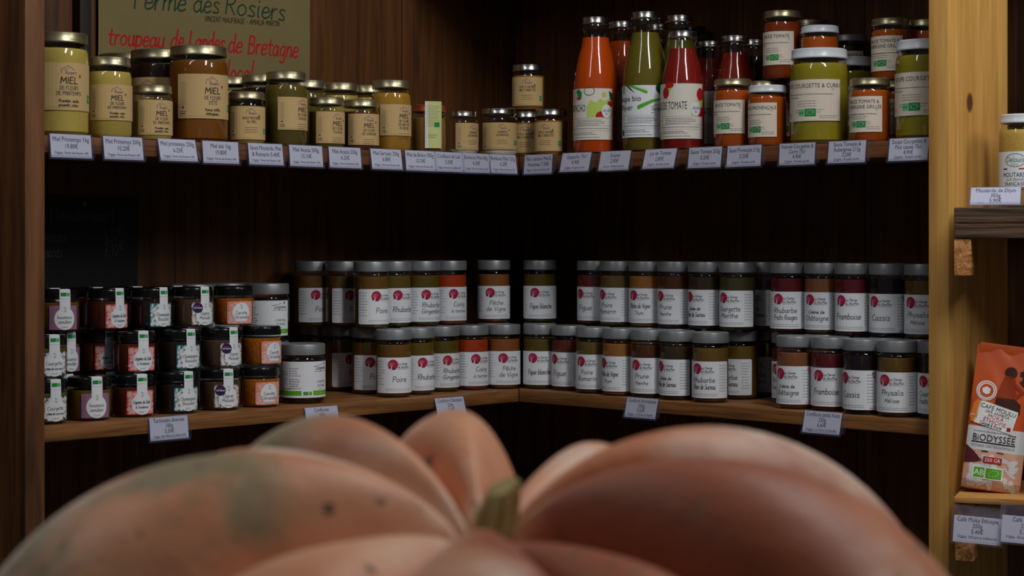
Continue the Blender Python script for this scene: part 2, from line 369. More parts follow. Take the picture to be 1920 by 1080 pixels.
def board(name, arm, a0, a1, b0, b1, z1, th, m, label, cat, group=None, miter=True, bev=.0025):
    """a board whose front edge runs along the arm; mitred at the corner"""
    t, n = (TL, NL) if arm == 'L' else (TR, NR); sgn = -1 if arm == 'L' else 1
    tm = -(CW-C0).dot(t)/(CW-C0).dot(n)
    q0, q1 = (a0-b0*tm, a0-b1*tm) if miter else (a0, a0)
    pts = [(sgn*q0, b0), (sgn*a1, b0), (sgn*a1, b1), (sgn*q1, b1)]
    if sgn < 0: pts = pts[::-1]
    bm = bmesh.new(); prism_bm(bm, pts, -th, 0, bev)
    o = link_mesh(name, bm_mesh(name, bm, m)); o.location = (C0.x, C0.y, z1); o.rotation_euler = (0, 0, ANG[arm])
    return tag(o, label, cat, group)
def along0(arm, px, b):
    p = spot(arm, px, b); return (p-C0).dot(TL if arm == 'L' else TR)
LL, LR_ = along0('L', 85, -.012)-.0006, along0('R', 1740, -.030)-.0006
GB = 'corner shelf boards'
# inner wall corner, where the two runs of wall meet
def _corner():
    a, b = C0+NL*DEPTH, C0+NR*DEPTH; det = TL.x*(-TR.y)+TR.x*TL.y; d = b-a
    u = (d.x*(-TR.y)+TR.x*d.y)/det; return a+TL*u
CW = _corner()
board('shelf_board', 'L', .0006, LL, 0, DEPTH-.002, LOW, .023, LOWW, 'lower oak shelf board on the left under the small spread jars', 'shelf', GB)
board('shelf_board', 'R', .0006, LR_, 0, DEPTH-.002, LOW, .023, LOWW, 'lower oak shelf board on the right under two layers of jam jars', 'shelf', GB)
board('shelf_board', 'L', .0006, LL, 0, DEPTH-.002, UP, .027, UPW, 'upper brown shelf board on the left under the honey jars', 'shelf', GB)
board('shelf_board', 'R', .0006, LR_, 0, DEPTH-.002, UP, .027, UPW, 'upper brown shelf board on the right under the soup bottles', 'shelf', GB)
o = board('unseen_shade_board_1', 'R', -DEPTH+.003, LR_-.001, -.005, DEPTH-.002, UP+.430, .03, UPW, None, None, miter=False); o['kind'] = 'structure'  # unseen top board, added to keep light off the right back wall
# uprights
def panel(name, arm, a0, a1, b0, b1, z0, z1, m, label, cat, bev=.004, kind=None):
    t, n = (TL, NL) if arm == 'L' else (TR, NR); sgn = -1 if arm == 'L' else 1
    bm = bmesh.new(); box_bm(bm, min(sgn*a0, sgn*a1), max(sgn*a0, sgn*a1), b0, b1, z0, z1, bev)
    o = link_mesh(name, bm_mesh(name, bm, m)); o.location = (C0.x, C0.y, 0); o.rotation_euler = (0, 0, ANG[arm])
    return tag(o, label, cat, None, kind)
def along(arm, px, b):
    p = spot(arm, px, b); return (p-C0).dot(TL if arm == 'L' else TR)
PF, PB = .030, .012                           # how far the end panels stand proud of the shelf edges
AL, AR = along('L', 85, -PB), along('R', 1740, -PF)
panel('end_panel', 'L', AL, AL+.035, -PB, .33, 0, 2.9, POSTL, 'dark stained upright end panel closing the shelves at the far left', 'shelf upright')
PANEL_D = .155
pr = panel('end_panel', 'R', AR, AR+.037, -PF, PANEL_D, 0, 2.9, PINE, 'golden pine upright end panel right of the jam jars', 'shelf upright')
# knot in the pine
f = Flat(); f.oval(0, 0, .0075, .013, mat('dark_knot_wood', (92, 54, 26), .6, noise=.3, nscale=300), 1); f.ring(0, 0, .0088, .015, .0022, mat('knot_ring_wood', (150, 98, 44), .6), 1)
u = (1818-960)/FPX
def on_outer(px):           # point on the outer face of the right panel
    s_ = AR+.037; base = C0+TR*s_; u = (px-960)/FPX
    k = (u*base.y-base.x)/(NR.x-u*NR.y); return base+NR*k
kp = on_outer(1818)
kn = link_mesh('knot', f.build('knot', lambda a, b, z: (z+.0003, a, b), 0), pr)
kl = kp-C0; kn.location = (kl.dot(TR), kl.dot(NR), HC+(HOR-192)*kp.y/FPX)

# wooden studs on the left back wall
panel('stud', 'L', along0('L', 172, DEPTH-.025), along0('L', 150, DEPTH-.025), DEPTH-.025, DEPTH-.0005, UP+.0005, 2.9, mat('black_stained_stud', (24, 15, 10), .6), 'dark wooden stud on the back wall left of the farm poster', 'stud', .003)

# ------------------------------------------------------------------ jar kit
def jar_parts(kind, lidm, cont_m, fill=1.0):
    """returns list of (part name, mesh); every kind is a turned body, its contents and its lid"""
    k = KINDS[kind]; r, H, lr, lh = k['r'], k['H'], k['lr'], k['lh']; P = []
    if fill == 1: fill = {'kilo': .965, 'pound': .955, 'half': .90, 'jam': .945, 'sauce': .96, 'sauce_small': .96, 'confit': .95, 'mustard': .95}.get(kind, 1)
    if kind in ('bottle', 'small_bottle'):
        hs = H*.44; hn = H*.80; rn = lr-.0035
        prof = [(0, .002), (r*.8, .002), (r*.93, 0), (r, .006), (r, hs)]
        cv = [(.44, 1), (.50, .995), (.55, .975), (.60, .935), (.65, .885), (.70, .825), (.75, .745), (.79, .675), (.83, .635), (.87, .605)]
        prof += [(r*q, H*t) for t, q in cv[1:]]; rn = r*.60; hn = H*.89
        prof += [(rn, hn+.004), (rn+.0015, H-lh-.007), (rn+.0015, H-lh-.003), (rn, H-lh-.001), (rn, H-.002)]
        P.append(('glass_body', lathe('bottle_glass', prof, GLASS)))
        top = H*.85 if fill >= 1 else H*fill
        inner = [(0, .004), (r*.9, .004), (r-.0016, .009)]+[(max(a-.0016, .004), z) for a, z in prof[4:] if z < top-.001]
        last = inner[-1][0]; inner += [(last-.0006, top), (0, top)]
        P.append(('contents', lathe('bottle_contents', inner, cont_m)))
    else:
        sh = k.get('sh', .80)*(H-lh); nr = lr-.0022; cv = .55
        prof = [(0, .0015), (r*.78, .0015), (r*.90, 0), (r*.975, .002), (r, .007), (r, sh)]
        for i in range(1, 7):
            a = pi/2*i/6; prof.append((nr+(r-nr)*cos(a), sh+(H-lh-.004-sh)*.85*sin(a)))
        prof += [(nr, H-lh+.001), (nr, H-.003)]
        P.append(('glass_body', lathe('jar_glass', prof, GLASS)))
        if cont_m:
            top = (H-lh-.004)*min(fill, 1)
            inner = [(0, .003), (r*.85, .003), (r-.0014, .0085)]+[(a-.0014, z) for a, z in prof[5:] if z < top-.0005]
            if inner[-1][1] < sh-.02 and top < sh: inner.append((r-.0014, top-.001))
            inner += [(inner[-1][0]-.001, top), (0, top)]
            P.append(('contents', lathe('jar_contents', inner, cont_m)))
    z0 = H-lh; kn = .0007
    lp = [(lr*.88, z0), (lr-.0003, z0), (lr, z0+.001), (lr, z0+.003), (lr-kn, z0+.004), (lr-kn, H-.0035), (lr-.0008, H-.0015), (lr-.0028, H), (lr-.006, H-.0002), (lr-.0085, H-.0012), (0, H-.0012)]
    if kind in ('jam', 'confit'): lp = [(lr*.9, z0), (lr, z0), (lr, H-.0025), (lr-.0007, H-.0008), (lr-.0025, H), (lr-.004, H), (lr-.006, H-.001), (0, H-.001)]
    if kind == 'terrine': lp = [(lr*.9, z0), (lr, z0), (lr, z0+.008), (lr-.0008, z0+.0088), (lr-.0008, H-.003), (lr-.002, H-.0008), (lr-.004, H), (lr-.008, H-.0006), (0, H-.0006)]
    P.append(('lid', lathe('lid', lp, lidm)))
    return P
KINDS = {
 'jam': dict(r=.0330, H=.1245, lr=.0333, lh=.0185, sh=.93), 'terrine': dict(r=.0355, H=.0695, lr=.0350, lh=.0155, sh=.90),
 'confit': dict(r=.0410, H=.1050, lr=.0405, lh=.0190, sh=.90), 'kilo': dict(r=.0497, H=.1640, lr=.0478, lh=.0165, sh=.80),
 'pound': dict(r=.0375, H=.1325, lr=.0350, lh=.0150, sh=.80), 'half': dict(r=.0325, H=.0920, lr=.0318, lh=.0135, sh=.84),
 'candy': dict(r=.0368, H=.0950, lr=.0345, lh=.0125, sh=.86), 'candy_small': dict(r=.0295, H=.0850, lr=.0262, lh=.0120, sh=.85),
 'sauce': dict(r=.0335, H=.1230, lr=.0335, lh=.0125, sh=.83), 'sauce_small': dict(r=.0335, H=.1070, lr=.0335, lh=.0125, sh=.82),
 'bottle': dict(r=.0425, H=.2600, lr=.0270, lh=.0135), 'small_bottle': dict(r=.0400, H=.2176, lr=.0265, lh=.0130),
 'mustard': dict(r=.0360, H=.1470, lr=.0345, lh=.0140, sh=.84),
}
ART = {}
def put(name, kind, arm, px, b, z, phi, lidm, cont, art, label, cat, group, fill=1.0, at=None, extra=None):
    k = KINDS[kind]
    p = at if at is not None else settle(arm, px, b, max(k['r'], k['lr']), z, k['H'])
    root = empty(name, (p.x, p.y, z), -math.atan2(p.x, p.y)+R(phi)); tag(root, label, cat, group)
    for n, me in jar_parts(kind, lidm, cont, fill): link_mesh(n, me, root)
    if art: link_mesh('label', art, root)
    if extra:
        for n, me in extra: link_mesh(n, me, root)
    return root, p
# ------------------------------------------------------------------ label artwork
def jam_art(l1, l2=None, seed=1, flower=None, s1=.0085, s2=.0085):
    key = ('jam', l1, l2, flower)
    if key in ART: return ART[key]
    f = Flat(); x0, x1, y0, y1 = -.0475, .050, .0085, .0735
    f.rect(x0, y0, x1, y1, WHITE, 0, .003)
    f.oval(-.012, .0605, .0095, .0095, PINK, 1)
    f.poly([(-.0172, .0512), (-.0148, .0508), (-.0138, .0568), (-.0148, .0572)], WHITE, 2)
    for a in (60, 95, 125, 150): f.line([(-.0143, .0560), (-.0140+.0045*cos(R(a)), .0565+.0055*sin(R(a))), (-.0135+.0068*cos(R(a-12)), .0570+.0085*sin(R(a-12)))], .00045, ROSE, 2)
    f.oval(-.0190, .0550, .0014, .0022, NAVY, 1); f.oval(-.0100, .0523, .0022, .0012, NAVY, 1)
    f.hand('La Ferme', .0075, .0600, .0042, DKGREY, .0005); f.hand('du Bouffay', .0088, .0540, .0042, DKGREY, .0005)
    f.rect(-.004, .0518, .0165, .0522, GREYINK, 2)
    if l2:
        f.hand(l1, .001, .0365, s1, BLACK, .0008, maxw=.043, kx=1.15); f.hand(l2, .001, .0245, s2, BLACK, .0008 if s2 > .007 else .0006, maxw=.044, kx=1.15)
    else: f.hand(l1, .001, .0290, s1*1.15, BLACK, .00092, maxw=.046, kx=1.15)
    f.para(-.0455, -.027, .066, 9, .0052, GREYINK, .0007, seed); f.para(.0300, .047, .066, 10, .0050, GREYINK, .0007, seed+4)
    f.para(-.026, .028, .0155, 2, .003, GREYINK, .0006, seed+9, 2, .05)
    if flower:
        r = random.Random(3)
        for k in range(34):
            a = r.uniform(0, .011); f.oval(.0475-a*.8, .071-r.uniform(0, .016)*(1-a/.016), .0008, .0009, flower, 3, 6)
        for k in range(16): f.oval(.0475-r.uniform(0, .014), .0105+r.uniform(0, .004), .0009, .0006, flower, 3, 6)
    ART[key] = f.build('label', wrap(.0330)); return ART[key]
def terrine_art(l1, l2, m1, m2, kind, seed=1, sticker=False):
    key = ('ter', l1, kind)
    if key in ART: return ART[key]
    f = Flat(); rr = random.Random(seed); rad = .0355
    strip = kind != 'plain'
    x0, x1, y0, y1 = -.0250, .0250, .0050, .0440
    f.rect(x0, y0, x1, y1, m1, 0, .0008 if strip else .003)
    if kind == 'dots':
        for i in range(28):
            for j in range(22): f.oval(x0+.0012+i*.00172+rr.uniform(-.0003, .0003), y0+.0012+j*.00175, .0005, .0005, m2, 1, 5)
    else:
        for _ in range(300):
            cx, cy, q = rr.uniform(x0+.0022, x1-.0022), rr.uniform(y0+.0022, y1-.0022), rr.uniform(.0010, .0021)
            if (cx/.0155)**2+((cy-.0225)/.016)**2 < 1: continue
            f.ring(cx, cy, q, q, .0006, m2, 1, 8)
            if kind == 'swirl': f.oval(cx, cy, q*.35, q*.35, m2, 1, 6)
    if strip:
        pts = []
        for k in range(24):
            a = R(62)+2*pi*k/27*1.0; pts.append((.0005+.0175*cos(a-0), .0225+.0175*sin(a)))
        f.oval(.0005, .0225, .0172, .0178, WHITE, 2, 28); f.rect(-.0085, .0375, .0095, .0545, WHITE, 3)
        f.hand('hu', .0005, .0390, .0034, GREYINK, .0003, lay=5); f.hand('op', .0005, .0345, .0034, GREYINK, .0003, lay=5)
        ty = .0225
    else:
        f.oval(0, .0243, .0160, .0172, WHITE, 2, 28); f.hand('hu', 0, .0360, .0032, GREYINK, .0003, lay=5); f.hand('op', 0, .0320, .0032, GREYINK, .0003, lay=5); ty = .0215
    f.hand(l1, .0005, ty, .0056, BLACK, .0006, slant=.03, lay=3, maxw=.030)
    f.hand(l2, .0005, ty-.0075, .0056 if len(l2) < 12 else .004, BLACK, .0006, slant=.03, lay=3, maxw=.031)
    f.para(-.0055, .0065, .0095, 2, .0016, DKGREY, .0006, seed, 3)
    if sticker:
        f.oval(-.0135, .0345, .0088, .0088, NAVY, 4, 20); f.hand('fait maison', -.0135, .0335, .0026, PALE, .0004, lay=5); f.para(-.018, -.009, .0375, 2, .0018, CORAL, .0008, 5, 5)
    if strip:
        f.rect(-.0085, .0545, .0095, .0705, WHITE, 3); f.rect(-.0085, .0548, .0095, .0551, GREYINK, 4)
        f.rect(-.0066, .0590, .0022, .0648, GREEN, 4); f.rect(.0030, .0590, .0080, .0648, LGREEN, 4); f.text('AB', .0055, .0604, .0042, GREEN, 'c', 5)
        f.rect(-.0085, .0705, .0095, .0860, WHITE, 2)
    H = KINDS['terrine']['H']; lr = KINDS['terrine']['lr']
    def fn(u, v, z):
        a = u/rad
        if v <= H-.001: rr_ = rad+.0003+z; return (rr_*sin(a), -rr_*cos(a), v)
        d = v-(H-.001); rr_ = lr+.0003+z; 
        if d < .002: return ((rr_-d*.5)*sin(a), -(rr_-d*.5)*cos(a), H-.001+d*.6+z)
        return ((rr_-.001)*sin(a), -(rr_-.001)*cos(a)+(d-.002), H+.0004+z)
    ART[key] = f.build('label', fn, .005, .0345); return ART[key]
def confit_art():
    if 'confit' in ART: return ART['confit']
    f = Flat(); f.rect(-.085, .011, .033, .0745, WHITE, 0); f.rect(-.085, .015, .033, .0232, BRIGHT, 1)
    f.rect(-.028, .0135, -.007, .0240, PALE, 2); eco(f, -.025, .0155, .0062, 3, False); f.rect(-.0145, .0155, -.0095, .0217, BRIGHT, 3)
    f.text('EXTRA BIO', .011, .0172, .0055, LIME)
    f.text('Langevine', .0115, .0600, .0095, BLACK, sx=.72, slant=.2); f.line([(-.006, .0655), (.006, .0672), (.014, .0700)], .0006, BLACK); f.oval(.0205, .0705, .0016, .0022, DKGREEN, 2)
    f.para(-.004, .027, .0565, 1, .003, BRIGHT, .0011, 3, 2, .02)
    f.text('CONFITURE', .0125, .0370, .0058, GREYINK, sx=.72); f.text('DE FRAISES', .0125, .0300, .0058, GREYINK, sx=.72); f.para(.006, .018, .0255, 1, .002, DKGREY, .0009, 2)
    f.para(-.050, -.030, .0620, 4, .0042, DKGREY, .0008, 5); f.para(-.050, -.028, .0430, 5, .0040, BLACK, .0009, 6); f.para(-.078, -.054, .0560, 9, .0040, DKGREY, .0008, 7); f.para(-.070, -.046, .0262, 1, .003, BLACK, .001, 8)
    ART['confit'] = f.build('label', wrap(.0410)); return ART['confit']
def honey_art(kind, lines, foot=(), title='MIEL', ts=None):
    key = ('honey', kind, title, tuple(lines))
    if key in ART: return ART[key]
    r = KINDS[kind]['r']; H = KINDS[kind]['H']; f = Flat()
    hw = {'kilo': .061, 'pound': .047, 'half': .041, 'candy': .044, 'candy_small': .036}[kind]
    y0, y1 = {'kilo': (.041, .115), 'pound': (.030, .087), 'half': (.010, .066), 'candy': (.014, .066), 'candy_small': (.010, .061)}[kind]
    h = y1-y0; f.rect(-hw, y0, hw*.86, y1, KRAFT, 0)
    k = h/.058; cy = y1-.010*k
    f.line([(-.009*k, cy-.003*k), (-.009*k, cy+.002*k), (-.001*k, cy+.0065*k), (.008*k, cy+.001*k)], .0006*k, PURPLE); f.line([(-.006*k, cy+.001*k), (0, cy+.004*k)], .0005*k, PURPLE)
    f.hand('Rosiers', .003*k, cy-.004*k, .0042*k, PURPLE, .0005*k)
    f.oval(.0155*k, y1-.016*k, .0016*k, .0020*k, RUST, 2, 12)
    y = y1-.0255*k
    if title: f.hand(title, .001*k, y, (ts or .0078)*k, BLACK, .0011*k, slant=.08, maxw=hw*.8, kx=1.25); y -= .0075*k
    else: y += .003*k
    for t in lines: f.hand(t, .001*k, y, .0044*k, BROWNINK if kind == 'half' else DKGREY, .00055*k, slant=.06, maxw=hw*.8); y -= .0066*k
    y -= .002*k
    for t in foot: f.hand(t, .001*k, y, .0034*k, BLACK, .00055*k, slant=.06, maxw=hw*.8); y -= .0052*k
    if not foot: f.para(-.011*k, .013*k, y, 3, .004*k, BROWNINK, .0008*k, 3)
    for j in range(3): f.rect(-hw+.006*k+j*.0025*k, y0+.018*k, -hw+.0072*k+j*.0025*k, y1-.010*k, ink('faint_print', (170, 148, 110)), 1)
    f.oval(-hw+.008*k, y0+.0145*k, .0019*k, .0016*k, BROWNINK, 1, 10); f.para(-hw+.005*k, -hw+.013*k, y0+.0085*k, 2, .0028*k, DKGREEN, .0012*k, 4)
    f.para(-hw+.003*k, hw*.2, y0+.0028*k, 1, .002, ink('faint_print', (170, 148, 110)), .0006, 9)
    if kind in ('kilo', 'candy') or not title:
        f.rect(hw*.64, y0+.010*k, hw*.80, y0+.020*k, GREEN, 1); f.oval(hw*.72, y0+.015*k, .0014*k, .0022*k, LGREEN, 2, 10)
    ART[key] = f.build('label', wrap(r)); return ART[key]
def sauce_art(kind, l1, l2=None):
    key = ('sauce', kind, l1, l2)
    if key in ART: return ART[key]
    r = KINDS[kind]['r']; f = Flat(); big = kind == 'kilo'
    hw = .060 if big else .042; y0, y1 = {'kilo': (.040, .110), 'sauce': (.026, .085), 'sauce_small': (.017, .076)}[kind]
    f.rect(-hw, y0, hw*.84, y1, OFFW, 0); k = 1.15 if big else .95
    y = y1-.012*k
    f.text(l1, (-.012 if len(l1) > 20 else -.004) if big else 0, y, .0088*k, DKGREY, sx=.86)
    if l2: f.text(l2, .001, y-.0092*k, .0088*k, DKGREY, sx=.86); y -= .0092*k
    f.para(hw*.55, hw*.68, y-.003*k, 1, .002, GREYINK, .0008, 2)
    f.para(-hw*.85, hw*.62, y-.010*k, 1, .003, DKGREY, .0009, 4, 2, .05); f.para(-hw*.85, -hw*.4, y-.0145*k, 1, .003, DKGREY, .0008, 4)
    yy = y1-.032*k
    f.para(-hw*.45, hw*.3, yy, 3, .0036*k, GREYINK, .0008, 6); f.para(-hw*.55, hw*.42, yy-.013*k, 2, .0034*k, GREYINK, .0008, 7)
    eco(f, -hw*.22, y0+.0075, .0115*k, 1); f.para(hw*.2, hw*.76, y0+.008, 2, .0032, GREYINK, .0008, 8); f.para(-hw*.92, -hw*.7, y0+.012, 3, .003, GREYINK, .0008, 11)
    ART[key] = f.build('label', wrap(r)); return ART[key]
def bottle_art(which):
    if which in ART: return ART[which]
    kind = 'small_bottle' if which == 'tomato' else 'bottle'; r = KINDS[kind]['r']; f = Flat()
    y0, y1 = {'gaspacho': (.027, .123), 'soup': (.027, .122), 'tomato': (.021, .120)}[which]; hw = .058
    x1 = .048 if which != 'soup' else .055
    f.rect(-hw, y0, x1, y1, BOTTLEP if which != 'soup' else WHITE, 0)
    base = y0+.041
    if which == 'gaspacho':
        f.poly([(-.004, base+.001), (.048, base+.001), (.048, base+.032), (.04, base+.037), (.03, base+.030), (.022, base+.037), (.014, base+.028), (.003, base+.034), (-.004, base+.02)], LIME, 1)
        f.oval(.029, base+.043, .0048, .0052, LIME, 1); f.poly([(.039, base+.050), (.042, base+.035), (.048, base+.030), (.048, base+.046)], DKGREEN, 2)
        f.poly([(.014, base+.001)]+[(.024+.0115*cos(R(a)), base+.001+.011*sin(R(a))) for a in range(180, -1, -20)], RED, 2); f.oval(.042, base+.026, .006, .006, RED, 2)
        f.oval(-.0350, base+.043, .011, .012, ROSE, 1); f.oval(-.022, base+.038, .007, .004, PINK, 1); f.poly([(-.030, base+.050), (-.022, base+.055), (-.014, base+.047), (-.016, base+.036), (-.024, base+.040)], GREEN, 2)
        f.ring(.001, base+.050, .0100, .0080, .0010, DKGREEN, 3)
        f.oval(.0345, base+.0125, .0100, .0125, WHITE, 3); f.hand('Jardin', .0345, base+.0115, .0058, DKGREY, .0006, lay=4, maxw=.017); f.hand('bio', .0345, base+.006, .0036, DKGREY, .0004, lay=4)
        f.text('GASPACHO', -.030, base+.012, .0190, DKGREY, sx=.47)
    elif which == 'soup':
        f.poly([(-.030, base+.055), (-.020, base+.0545), (.012, base+.043), (.010, base+.038)], BRIGHT, 1); f.poly([(-.020, base+.0545), (.010, base+.047), (.010, base+.0455)], LIME, 1)
        f.poly([(-.034, base+.055), (-.026, base+.0535), (-.012, base+.040), (-.022, base+.046)], DKGREEN, 2)
        f.poly([(-.008, base+.011), (-.007, base+.017), (.020, base+.028), (.045, base+.031), (.020, base+.022), (-.004, base+.010)], BRIGHT, 1)
        f.oval(.040, base+.049, .013, .011, DKGREEN, 1); f.oval(.046, base+.040, .011, .010, GREEN, 2); f.oval(-.043, base+.048, .005, .009, LGREEN, 1)
        f.text('Soupe bio', -.029, base+.025, .0150, BLACK, sx=.95); f.text("d'hiver", -.036, base+.009, .0150, BLACK, sx=.95)
        f.hand('Jardin', .029, base+.008, .0070, DKGREY, .0007, maxw=.024); f.line([(.018, base+.013), (.026, base+.018), (.034, base+.019), (.040, base+.013)], .0006, BLACK); f.para(.018, .026, base+.003, 1, .002, BLACK, .0009, 3)
    else:
        f.poly([(.020, base+.001), (.048, base+.001), (.048, base+.034), (.03, base+.028)], LIME, 1); f.poly([(-.034, base+.056), (-.010, base+.056), (-.016, base+.046), (-.026, base+.036)], LIME, 1)
        f.oval(-.0285, base+.042, .0078, .0105, RED, 2); f.oval(-.020, base+.0555, .0095, .0055, RED, 2)
        f.oval(.041, base+.039, .0085, .0115, RED, 2); f.oval(.0415, base+.0075, .0098, .0085, RED, 2)
        f.oval(.0310, base+.0130, .0100, .0130, WHITE, 3); f.hand('Jardin', .0310, base+.0120, .0060, NAVY, .0006, lay=4, maxw=.017); f.hand('bio', .0310, base+.006, .0036, NAVY, .0004, lay=4)
        f.text('JUS DE TOMATE', -.019, base+.012, .0200, DKGREY, sx=.45)
    for yy in (.040, .0255, .0165): f.rect(-hw+.003, y0+yy, x1-.003, y0+yy+.0004, GREYINK, 1)
    f.para(-.050, -.038, y0+.0335, 1, .003, DKGREY, .0009, 3); f.para(-.028, .032, y0+.0362, 4, .003, DKGREY, .0008, 12); f.para(-.050, .040, y0+.0205, 1, .003, DKGREY, .0009, 5, 2, .02)
    f.rect(-.050, y0+.004, -.040, y0+.014, LIME if which != 'soup' else DKGREEN, 2); f.para(-.036, .022, y0+.0125, 2, .003, DKGREY, .0009, 6); f.para(-.036, .026, y0+.004, 1, .003, DKGREY, .0009, 7)
    ART[which] = f.build('label', wrap(r)); return ART[which]

# ------------------------------------------------------------------ contents
def cont(name, c, noise=.12, ns=120, bump=0): return mat(name, c, .55, noise=noise, nscale=ns, bump=bump, spec=.12)
J = {'pear': cont('pear_jam', (112, 76, 30)), 'rhub': cont('rhubarb_jam', (104, 84, 26)), 'rhubg': cont('rhubarb_ginger_jam', (96, 80, 24)), 'quince': cont('quince_jam', (176, 62, 22)),
 'peach': cont('peach_jam', (142, 84, 40)), 'wfig': cont('white_fig_jam', (92, 76, 22)), 'fig': cont('fig_jam', (104, 42, 36)), 'pearr': cont('pear_rosemary_jam', (104, 84, 40)),
 'peacht': cont('peach_thyme_jam', (160, 102, 48)), 'plum': cont('plum_jam', (84, 46, 24)), 'elder': cont('elder_jelly', (62, 48, 26)), 'courg': cont('courgette_jam', (70, 66, 36)),
 'rhube': cont('rhubarb_elder_jam', (112, 84, 34)), 'red': cont('red_fruit_jam', (98, 22, 30)), 'chest': cont('chestnut_cream', (136, 84, 52)), 'rasp': cont('raspberry_jam', (96, 24, 34)),
 'cassis': cont('blackcurrant_jam', (30, 16, 26)), 'phys': cont('physalis_jam', (104, 76, 28), .35, 200)}
# ------------------------------------------------------------------ jam jars: (shelf arm, picture column, depth, label angle, contents, line 1, line 2, where)
GJ = 'farm jam jars with grey lids'
def jam(arm, px, b, phi, c, l1, l2, label, lvl=0, at=None, flower=None, s1=.0085, s2=.0085, art=True):
    z = LOW+lvl*KINDS['jam']['H']
    return put('jam_jar', 'jam', arm, px, b, z, phi, LID_GREY, J[c], jam_art(l1, l2, len(l1), flower, s1, s2) if art else None, label, 'jar', GJ, at=at)
FR = 'front row of the bottom layer'
BOT = [
 ('L', 634, .062, 62, 'pear', 'Poire', None, 'brown jam jar showing only a white label edge, right of the lower preserve jar'),
 ('L', 692, .066, 25, 'pear', 'Poire', None, 'bottom layer jam jar reading Po, its right side covered by the Poire jar'),
 ('L', 738, .050, 19, 'pear', 'Poire', None, 'bottom layer jam jar reading Poire in full, nearest jam jar on left shelf'),
 ('L', 782, .047, 40, 'rhub', 'Rhubarbe', None, 'bottom layer jam jar reading Rhubarbe, just right of the full Poire jar'),
 ('L', 829, .047, 40, 'rhubg', 'Rhubarbe', 'Gingembre', 'bottom layer jam jar reading Rhubarbe Gingembre, left of red Coing jar'),
 ('L', 885, .047, 36, 'quince', 'Coing', 'à tartiner', 'bottom layer jar of red jam reading Coing on the left shelf'),
 ('L', 943, .047, 20, 'peach', 'Pêche', 'de Vigne', 'bottom layer jam jar reading Pêche de Vigne at the shelf corner'),
 ('R', 1013, .047, -5, 'wfig', 'Figue blanche', None, 'bottom layer jam jar reading Figue blanche, first jar right of the corner'),
 ('R', 1066, .047, -36, 'fig', 'Figue', None, 'bottom layer jam jar reading Figue, second jar right of the corner'),
 ('R', 1112, .047, -23, 'pearr', 'Poire', 'Romarin', 'bottom layer jam jar reading Poire Romarin on the right shelf'),
 ('R', 1162, .045, -44, 'peacht', 'Pêche de Vigne', 'Thym', 'bottom layer jam jar reading Vigne Thym, left of the Prune Menthe jar'),
 ('R', 1216, .045, -24, 'plum', 'Prune', 'Menthe', 'bottom layer jam jar reading Prune Menthe above the middle jam price tag'),
 ('R', 1270, .045, -44, 'elder', 'Gelée de', 'Fleur de Sureau', 'bottom layer jam jar reading Sureau, right of the bottom Prune Menthe jar'),
 ('R', 1332, .040, -24, 'rhube', 'Rhubarbe', 'Fleur de Sureau', 'bottom layer jam jar reading Rhubarbe Fleur de Sureau, at the shelf edge'),
 ('R', 1388, .095, -48, 'rhube', 'Rhubarbe', 'Fleur de Sureau', 'set back bottom jam jar half covered by the Rhubarbe Fleur de Sureau jar'),
 ('R', 1440, .150, -46, 'rhubg', 'Rhubarbe', 'Gingembre', 'dim bottom jam jar deep in the gap left of the red fruit jars'),
 ('R', 1482, .108, -33, 'red', 'Rhubarbe', 'Fruits Rouges', 'bottom red jam jar mostly hidden behind the brown Châtaigne jar'),
 ('R', 1493, .036, -30, 'chest', 'Crème de', 'Châtaigne', 'bottom layer jar of brown cream reading Châtaigne, left of Framboise'),
 ('R', 1556, .042, -17, 'rasp', 'Framboise', None, 'bottom layer jam jar reading Framboise above the rightmost jam price tag'),
 ('R', 1623, .042, -40, 'cassis', 'Cassis', None, 'bottom layer black jam jar reading Cassis with purple print on its label'),
 ('R', 1691, .042, -17, 'phys', 'Physalis', 'Mélisse', 'bottom layer jam jar reading Physalis Mélisse near the pine panel'),
 ('R', 1752, .042, -25, 'cassis', 'Courgette', 'Fruits rouges', 'bottom layer dark jam jar cut off by the golden pine panel'),
]
BASEY = dict(zip([q[1] for q in BOT], (734, 740, 746, 741, 735.5, 732, 730, 730, 733, 738.5, 743, 747, 751, 756, 750, 744, 757, 768, 772, 779, 784, 787)))
def depth_of(arm, px, y):
    Z = (HC-LOW)*FPX/(y-HOR)+.033; n = NL if arm == 'L' else NR; return max(.036, (Vector(((px-960)/FPX*Z, Z))-C0).dot(n))
def relax(rows):
    P = [[spot(q[0], q[1], q[2]), q] for q in rows]
    for _ in range(400):
        hit = False
        for i in range(len(P)):
            for j in range(i):
                d = P[i][0]-P[j][0]; L_ = d.length
                if L_ < .0674:
                    hit = True; mv = d/L_*(.0674-L_)*.5
                    P[i][0] = P[i][0]+mv; P[j][0] = P[j][0]-mv
        for p in P:      # stay behind the shelf edge and clear of the pine panel
            n, t = (NL, TL) if p[1][0] == 'L' else (NR, TR); b = (p[0]-C0).dot(n)
            if b < .036: p[0] = p[0]+n*(.036-b)
            if p[1][0] == 'R':
                a = (p[0]-C0).dot(t); m = AR-.0345
                if a > m: p[0] = p[0]-t*(a-m)
        if not hit: break
    return [(q[0], 960+p.x/p.y*FPX, (p-C0).dot(NL if q[0] == 'L' else NR))+tuple(q[3:]) for p, q in P]
BOT = relax(list((q[0], q[1], depth_of(q[0], q[1], BASEY[q[1]]))+q[3:] for q in BOT)); BOT = sorted(BOT, key=lambda q: q[2])
